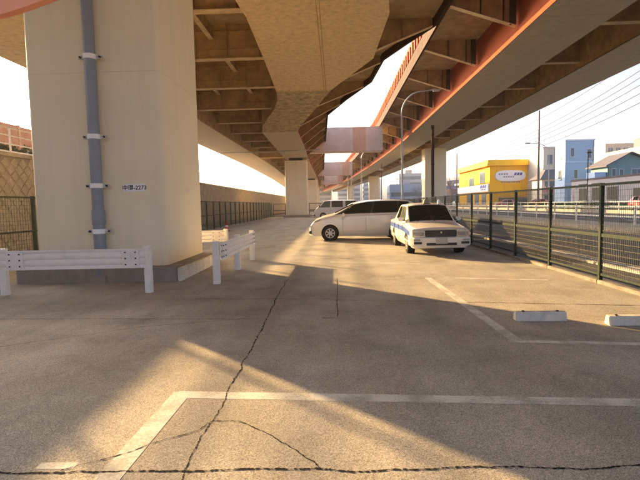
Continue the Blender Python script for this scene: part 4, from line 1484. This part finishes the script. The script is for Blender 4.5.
for i, (a, w, h) in enumerate(((1.2, 0.55, 0.7), (2.0, 0.5, 0.55), (2.7, 0.6, 0.7), (3.5, 0.5, 0.6), (4.2, 0.6, 0.7), (5.0, 0.55, 0.6), (1.6, 1.2, 0.22), (3.2, 1.6, 0.22))):
    z = 4.55 if h > 0.3 else 4.1
    MB().prism([(YX - 0.46, YY + a, z), (YX - 0.46, YY + a + w, z), (YX - 0.46, YY + a + w - 0.12, z + h), (YX - 0.46, YY + a - 0.12, z + h)], (0.006, 0, 0)).build('lettering', m_signb, sgn)
ov = []
for i in range(32):
    a = 2 * math.pi * i / 32
    ov.append((YX + 4.55 + 3.35 * math.copysign(abs(math.cos(a)) ** 0.55, math.cos(a)), YY - 0.28, 7.15 + 1.2 * math.copysign(abs(math.sin(a)) ** 0.75, math.sin(a))))
sg = MB().prism(ov, (0, 0.25, 0)).build('oval_sign', m_signw, yb_)
for i in range(4):
    x = YX + 1.9 + i * 0.55
    MB().box(x, x + 0.4, YY - 0.292, YY - 0.284, 7.35, 7.7).build('lettering', m_sigg, sg)
for i in range(5):
    x = YX + 3.0 + i * 0.5
    MB().box(x, x + 0.35, YY - 0.292, YY - 0.284, 6.75, 7.05).build('lettering', m_sigg, sg)
for i in range(3):
    x = YX + 5.3 + i * 0.62
    MB().prism([(x, YY - 0.292, 7.2), (x + 0.5, YY - 0.292, 7.2), (x + 0.68, YY - 0.292, 7.78), (x + 0.18, YY - 0.292, 7.78)], (0, 0.008, 0)).build('lettering', m_signb, sg)
for i in range(8):
    x = YX + 2.6 + i * 0.55
    MB().box(x, x + 0.34, YY - 0.012, YY - 0.003, 5.55, 5.85).build('lettering', m_sigg, yb_)
MB().box(YX + 0.4, YX + 9.6, YY - 0.06, YY - 0.004, 2.3, 2.42).build('trim_line', m_brick, yb_)
MB().box(YX + 2, YX + 8.5, YY - 0.05, YY - 0.003, 0.3, 2.2).build('shop_front', m_bglass, yb_)
MB().box(YX + 10.4, YX + 13.5, YY + 1.0, YY + 1.3, 1.2, 6.3).build('side_sign', m_sky, yb_)

bb = thing('narrow_building', 'tall narrow sky-blue building with small windows across the road', 'building', (0, 0, 0))
MB().box(38.3, 43.0, 80, 83.5, 0.2, 11.2).build('wall', m_sky, bb)
MB().box(38.2, 43.1, 79.9, 83.6, 11.202, 11.4).build('parapet', m_signw, bb)
wall_windows(bb, 'S', 39, 80, [(39.2, 39.7, 8.6, 10.0), (41.9, 42.5, 8.3, 9.7), (39.8, 40.3, 5.0, 6.4), (42.0, 42.7, 4.8, 5.6)], m_wframe, m_bglass)
wall_windows(bb, 'W', 38.3, 80, [(81.2, 82.2, 8.4, 9.8), (81.2, 82.2, 5.0, 6.4)], m_wframe, m_bglass)
MB().box(41.5, 41.54, 82, 82.04, 11.4, 13.4).build('aerial', m_bframe, bb)
cb = thing('apartment_building', 'cream apartment building just behind the narrow blue one', 'building', (0, 0, 0))
MB().box(43.4, 50.5, 100, 112, 0.2, 12.2).build('wall', m_cream2, cb)
MB().box(43.2, 50.7, 99.8, 112.2, 12.202, 12.5).build('roof_slab', m_cream2, cb)
wall_windows(cb, 'S', 0, 100, [(44.3, 45.2, 9.0, 10.8), (46.2, 48.2, 8.8, 10.9), (44.3, 45.3, 5.6, 7.4), (46.2, 48.2, 5.6, 7.4), (44.3, 46.0, 2, 4)], m_bframe, m_bglass)
hs = thing('house', 'grey-roofed house with a red-trimmed balcony beside the utility pole', 'house', (0, 0, 0))
MB().box(41.0, 47.0, 95, 99.5, 0.2, 5.6).build('wall', m_cream2, hs)
MB().hexa([(40.4, 94.3, 5.602), (47.6, 94.3, 5.602), (47.6, 100.1, 5.602), (40.4, 100.1, 5.602), (42.5, 96.8, 7.6), (45.5, 96.8, 7.6), (45.5, 97.6, 7.6), (42.5, 97.6, 7.6)]).build('roof', m_roof, hs)
bal = MB().box(41.0, 46.8, 93.9, 94.0, 2.9, 4.0).build('balcony', m_carpink, hs)
MB().box(40.9, 46.9, 93.9, 94.95, 2.7, 2.88).build('balcony_floor', m_cream2, hs)
for i in range(7):
    MB().box(41.1 + i * 0.85, 41.22 + i * 0.85, 93.8, 93.88, 2.9, 4.15).build('baluster', m_wframe, bal)
wall_windows(hs, 'S', 0, 95, [(41.6, 43.4, 3.3, 5.2), (44.6, 46.4, 3.3, 5.2), (41.6, 43.2, 0.8, 2.4), (45.0, 46.4, 0.6, 2.4)], m_bframe, m_bglass)
gh = thing('house', 'teal gabled house with grey roof standing behind the low white building', 'house', (0, 0, 0))
MB().prism([(39.6, 70, 0.2), (47.4, 70, 0.2), (47.4, 70, 6.0), (42.6, 70, 8.0), (39.6, 70, 6.4)], (0, 4.5, 0)).build('wall', m_teal, gh)
for (xa, za, xb, zb_) in ((39.0, 6.12, 42.6, 8.04), (42.6, 8.04, 48.0, 5.79)):
    MB().hexa([(xa, 69.3, za), (xb, 69.3, zb_), (xb, 75.0, zb_), (xa, 75.0, za), (xa, 69.3, za + 0.16), (xb, 69.3, zb_ + 0.16), (xb, 75.0, zb_ + 0.16), (xa, 75.0, za + 0.16)]).build('roof', m_roof, gh)
wall_windows(gh, 'S', 0, 70, [(43.0, 44.6, 4.7, 5.7), (40.2, 40.7, 4.6, 5.8), (41.3, 41.8, 4.4, 5.7), (45.6, 46.6, 2, 3.4)], m_wframe, m_bglass)
MB().box(37.9, 39.5, 70.2, 72.5, 3.8, 5.4).build('balcony', m_sky, gh)
wb = thing('low_building', 'long low lilac-white building with dark windows facing the road', 'building', (0, 0, 0))
MB().box(33.0, 37.0, 36, 67, 0.2, 4.0).build('wall', m_wwall, wb)
MB().box(32.9, 37.1, 35.9, 67.1, 4.002, 4.18).build('coping', m_roof, wb)
wall_windows(wb, 'W', 33.0, 0, [(62.8, 64.8, 1.4, 2.9), (59.6, 61.6, 1.4, 2.9), (56.2, 58.2, 1.4, 2.9), (51.5, 53.2, 0.5, 2.6), (46, 48, 1.4, 2.9), (41, 43, 1.4, 2.9)], m_bframe, m_trim)
for y in (63.8, 60.6):
    MB().box(32.85, 32.995, y - 1.0, y + 1.0, 3.2, 3.5).build('vent_slot', m_trim, wb)
fb = thing('apartment_building', 'far pinkish-grey apartment block behind the teal house', 'building', (0, 0, 0))
MB().box(84, 96, 150, 162, 0.2, 18.5).build('wall', m_beige, fb)
for f_ in range(6):
    for i in range(5):
        wall_windows(fb, 'S', 0, 150, [(84.8 + i * 2.3, 86.3 + i * 2.3, 1.5 + f_ * 2.8, 3.2 + f_ * 2.8)], m_wframe, m_bglass)
fy_ = thing('apartment_building', 'pale yellow block with rooftop tank at the far right edge', 'building', (0, 0, 0))
MB().box(66, 82, 104, 118, 0.2, 12.6).build('wall', mat('pale_yellow_render', (0.66, 0.55, 0.32), 0.8, var=0.05), fy_)
MB().box(68.5, 71.5, 108, 111, 12.6, 15.0).build('roof_tank', m_roof, fy_)
wall_windows(fy_, 'S', 0, 104, [(66.8 + i * 2.6, 68.4 + i * 2.6, 1.6 + f_ * 3.0, 3.3 + f_ * 3.0) for i in range(5) for f_ in range(4)], m_bframe, m_bglass)

def ac_unit(t, x, y, z):
    u = MB().box(x, x + 0.8, y - 0.36, y - 0.03, z, z + 0.6).build('air_conditioner', m_wframe, t)
    MB().lathe([(0.24, 0), (0.22, -0.02)], (x + 0.32, y - 0.362, z + 0.3), 'y', 14).build('fan_grille', m_bframe, u)


def downpipe(t, x, y, z1):
    MB().tube([(x, y - 0.08, 0.26), (x, y - 0.08, z1)], 0.05, 6).build('downpipe', m_bframe, t)


for (x, y, z) in ((40.6, 80, 3.2), (42.0, 80, 7.0), (41.0, 80, 0.3)):
    ac_unit(bb, x, y, z)
downpipe(bb, 43.0 - 0.15, 80, 11.1)
MB().box(38.25, 43.05, 79.96, 79.996, 4.05, 4.15).build('floor_band', m_signw, bb)
MB().box(38.25, 43.05, 79.96, 79.996, 7.65, 7.75).build('floor_band', m_signw, bb)
for (x, z) in ((49.0, 8.9), (49.0, 5.7)):
    ac_unit(cb, x, 100, z)
downpipe(cb, 45.7, 100, 12.1)
ac_unit(gh, 44.9, 70, 3.2)
downpipe(gh, 39.8, 70, 6.2)
for i in range(6):
    MB().box(YX - 0.03, YX - 0.004, YY + 2 + i * 4.2, YY + 2.05 + i * 4.2, 5.5, YH - 1.35).build('panel_joint', m_brick, yb_)
for i in range(5):
    MB().box(YX + 1.5 + i * 1.9, YX + 1.54 + i * 1.9, YY - 0.03, YY - 0.004, 2.5, YH - 1.35).build('panel_joint', m_brick, yb_)
for (x, lab) in ((44.6, 'tan house'), ):
    t = thing('house', 'small tan house filling the gap between the yellow shop and the cream block', 'house', (0, 0, 0))
    MB().prism([(49.5, 120, 0.2), (56.5, 120, 0.2), (56.5, 120, 8.6), (53.0, 120, 10.6), (49.5, 120, 8.6)], (0, 8, 0)).build('wall', m_beige, t)
    for (xa, za, xb, zb_) in ((49.0, 8.45, 53.0, 10.75), (53.0, 10.75, 57.0, 8.45)):
        MB().hexa([(xa, 119.4, za), (xb, 119.4, zb_), (xb, 128.4, zb_), (xa, 128.4, za), (xa, 119.4, za + 0.2), (xb, 119.4, zb_ + 0.2), (xb, 128.4, zb_ + 0.2), (xa, 128.4, za + 0.2)]).build('roof', m_roof, t)
    wall_windows(t, 'S', 0, 120, [(50.5, 52.0, 5.6, 7.4), (53.6, 55.2, 5.6, 7.4), (50.5, 52, 2, 4)], m_bframe, m_bglass)

# far buildings seen under and between the highways
m_far = [mat('far_block_' + n_, c_, 0.8, var=0.06, scale=0.5) for n_, c_ in (('blue', (0.34, 0.42, 0.52)), ('grey', (0.42, 0.43, 0.46)), ('cream', (0.55, 0.5, 0.44)), ('slate', (0.2, 0.26, 0.36)))]
blocks = [(22, 190, 14, 10, 9, 0, 'pale blue low block under the right-hand highway'), (34, 250, 12, 12, 17, 1, 'grey mid-rise beyond the distant highway pier'),
          (48, 260, 12, 12, 21, 0, 'tall hazy blue block left of the thick pier'), (62, 250, 16, 12, 13, 3, 'slate blue long block beside the hazy tall block'),
          (31.5, 160, 11, 12, 7, 3, 'slate roofed shop left of the yellow building'), (44, 165, 10, 10, 8, 2, 'cream shop beyond the yellow building'),
          (2, 330, 16, 14, 15, 1, 'grey block at the very end of the lot axis'), (-16, 300, 14, 14, 12, 2, 'cream block beyond the far pier'),
          (20, 330, 12, 14, 19, 0, 'blue-grey tower just right of the lot axis'), (84, 280, 18, 14, 24, 1, 'grey tower far behind the yellow shop')]
for (x, y, w, d, h, mi, lab) in blocks:
    t = thing('office_block', lab, 'building', (x, y, 0), 0, 'far office blocks')
    MB().box(0, w, 0, d, -0.1, h).build('wall', m_far[mi], t)
    MB().box(w * 0.3, w * 0.6, d * 0.3, d * 0.6, h, h + 2).build('roof_house', m_far[(mi + 1) % 4], t)
    nf = max(1, int(h / 3.3))
    for f_ in range(nf):
        MB().box(0.6, w - 0.6, -0.06, -0.003, 0.9 + f_ * 3.2, 2.6 + f_ * 3.2).build('window_band', m_bglass, t)
        MB().box(-0.06, -0.003, 0.6, d - 0.6, 0.9 + f_ * 3.2, 2.6 + f_ * 3.2).build('window_band', m_bglass, t)

# cars parked across the road
hatchback('bright red hatchback parked in front of the low white building at the right edge', (31.7, 47.0), m_carred, R(0))
hatchback('faded red car parked at the left corner of the yellow shop', (31.3, 93.5), m_carpink, R(-90))
hatchback('dark grey car parked between the two red cars at the yellow shop', (35.6, 94.0), m_grey, R(-8))
hatchback('pinkish red car parked at the right corner of the yellow shop', (37.4, 93.0), m_carpink, R(-90))
hatchback('dark grey car parked below the house with the red balcony', (38.0, 84.0), m_grey, R(-80))
hatchback('grey car parked behind the thick pier across the road', (33.2, 128), m_silver, R(0))

# ------------------------------------------------------------------ utility poles, wires, bare trees
def utility_pole(label, x, y, h, z0=0.26, m=m_cpole, arms=True):
    t = thing('utility_pole', label, 'utility pole', (x, y, z0), 0, 'utility poles across the road')
    MB().tube([(0, 0, 0), (0, 0, h)], 0.19, 10, 0.12).build('pole', m, t, smooth=40)
    if arms:
        for z, w in ((h - 0.4, 1.0), (h - 1.3, 0.8)):
            a = MB().box(-w, w, -0.05, 0.05, z - 0.05, z + 0.05).build('crossarm', m_galv, t)
            for x_ in (-w + 0.1, 0.35, w - 0.1):
                MB().lathe([(0.05, 0.05), (0.07, 0.1), (0.04, 0.24)], (x_, 0, z), 'z', 8).build('insulator', m_signw, a)
        MB().lathe([(0.24, 0), (0.26, 0.05), (0.26, 0.8), (0.2, 0.88)], (0.4, 0, h - 3.2), 'z', 12).build('transformer', m_lamp, t, smooth=40)
        MB().box(0.0, 0.4, -0.06, 0.06, h - 2.9, h - 2.8).build('hanger', m_galv, t)
    return t


utility_pole('tall dark utility pole in front of the grey-roofed house', 31.0, 73.0, 14.7, arms=False)
utility_pole('thin dark utility pole left of the yellow shop beside the thick pier', 31.0, 121.0, 13.5, arms=False)
utility_pole('utility pole with crossarms standing behind the sky-blue building', 56.0, 110.0, 13.0)
t = thing('street_lamp', 'thin modern lamp post in front of the teal house', 'street lamp', (31.0, 59.0, 0.26))
MB().tube([(0, 0, 0), (0, 0, 6.9)], 0.07, 8, 0.05).build('pole', m_dkbrown, t)
MB().box(-0.1, 0.45, -0.12, 0.12, 6.85, 7.0).build('lamp_head', m_dkbrown, t, bevel=0.03)
for i, (za, zb_, lab) in enumerate(((12.9, 10.2, 'topmost power line crossing the sky at right'), (12.2, 9.7, 'second power line from the top'), (11.5, 9.2, 'third power line from the top'), (10.7, 8.6, 'fourth power line from the top'), (9.8, 8.0, 'lowest thick power line'), (14.2, 11.8, 'faint high power line behind the others'))):
    A, B = Vector((24.0, 22.0, za + 1.5)), Vector((31.0, 122.0, zb_ + 2.6))
    pts = []
    for k_ in range(25):
        u = k_ / 24
        p = A.lerp(B, u)
        p.z -= 1.5 * 4 * u * (1 - u)
        p.x += 3.2 * 4 * u * (1 - u)
        pts.append(p)
    tag(MB().tube(pts, 0.03, 5).build('power_line', m_dkbrown), lab, 'wire', 'power lines over the far pavement')


def bare_tree(label, x, y, h, seed):
    rnd = random.Random(seed)
    t = thing('bare_tree', label, 'tree', (x, y, 0.2), 0, 'bare street trees')
    tr_, cr2 = MB(), MB()
    tr_.tube([(0, 0, 0), (0.05, 0, h * 0.2), (0, 0.05, h * 0.38)], 0.16, 8, 0.1)

    def grow(p, d, ln, r, lv):
        if lv == 0:
            return
        q = p + d * ln * 0.5 + Vector((rnd.uniform(-.1, .1), rnd.uniform(-.1, .1), 0)) * ln
        e = p + d * ln
        cr2.tube([p, q, e], r, 5, r * 0.6, caps=False)
        for _ in range(3 if lv > 1 else 2):
            nd = (d + Vector((rnd.gauss(0, .45), rnd.gauss(0, .45), rnd.uniform(-.05, .5)))).normalized()
            grow(p.lerp(e, rnd.uniform(0.55, 1)), nd, ln * rnd.uniform(0.6, 0.8), r * 0.6, lv - 1)
    for _ in range(5):
        grow(Vector((0, 0.03, h * 0.34)), Vector((rnd.gauss(0, .4), rnd.gauss(0, .4), 1)).normalized(), h * 0.26, 0.06, 5)
    tr_.build('trunk', m_bark, t, smooth=40)
    cr2.build('crown', m_bark, t)
    return t


bare_tree('bare tree just right of the thick pier', 33.4, 136, 9.5, 2)
bare_tree('bare tree behind the bare tree by the thick pier', 32.5, 150, 8.5, 5)
bare_tree('bare tree in front of the hazy blue block under the highway', 33.0, 185, 8.5, 9)


# ------------------------------------------------------------------ thin warm air
hz = MB().box(-300, 300, -60, 420, -1.16, 40).build('haze', bpy.data.materials.new('air'))
hm = hz.data.materials[0]
hm.use_nodes = True
hm.node_tree.nodes.clear()
ho = hm.node_tree.nodes.new('ShaderNodeOutputMaterial')
hv = hm.node_tree.nodes.new('ShaderNodeVolumePrincipled')
hv.inputs['Color'].default_value = (0.9, 0.93, 1.0, 1)
hv.inputs['Density'].default_value = 0.00045
hv.inputs['Anisotropy'].default_value = 0.3
hm.node_tree.links.new(hv.outputs[0], ho.inputs['Volume'])
hz['kind'] = 'stuff'
hz['label'] = 'thin pale haze in the air'
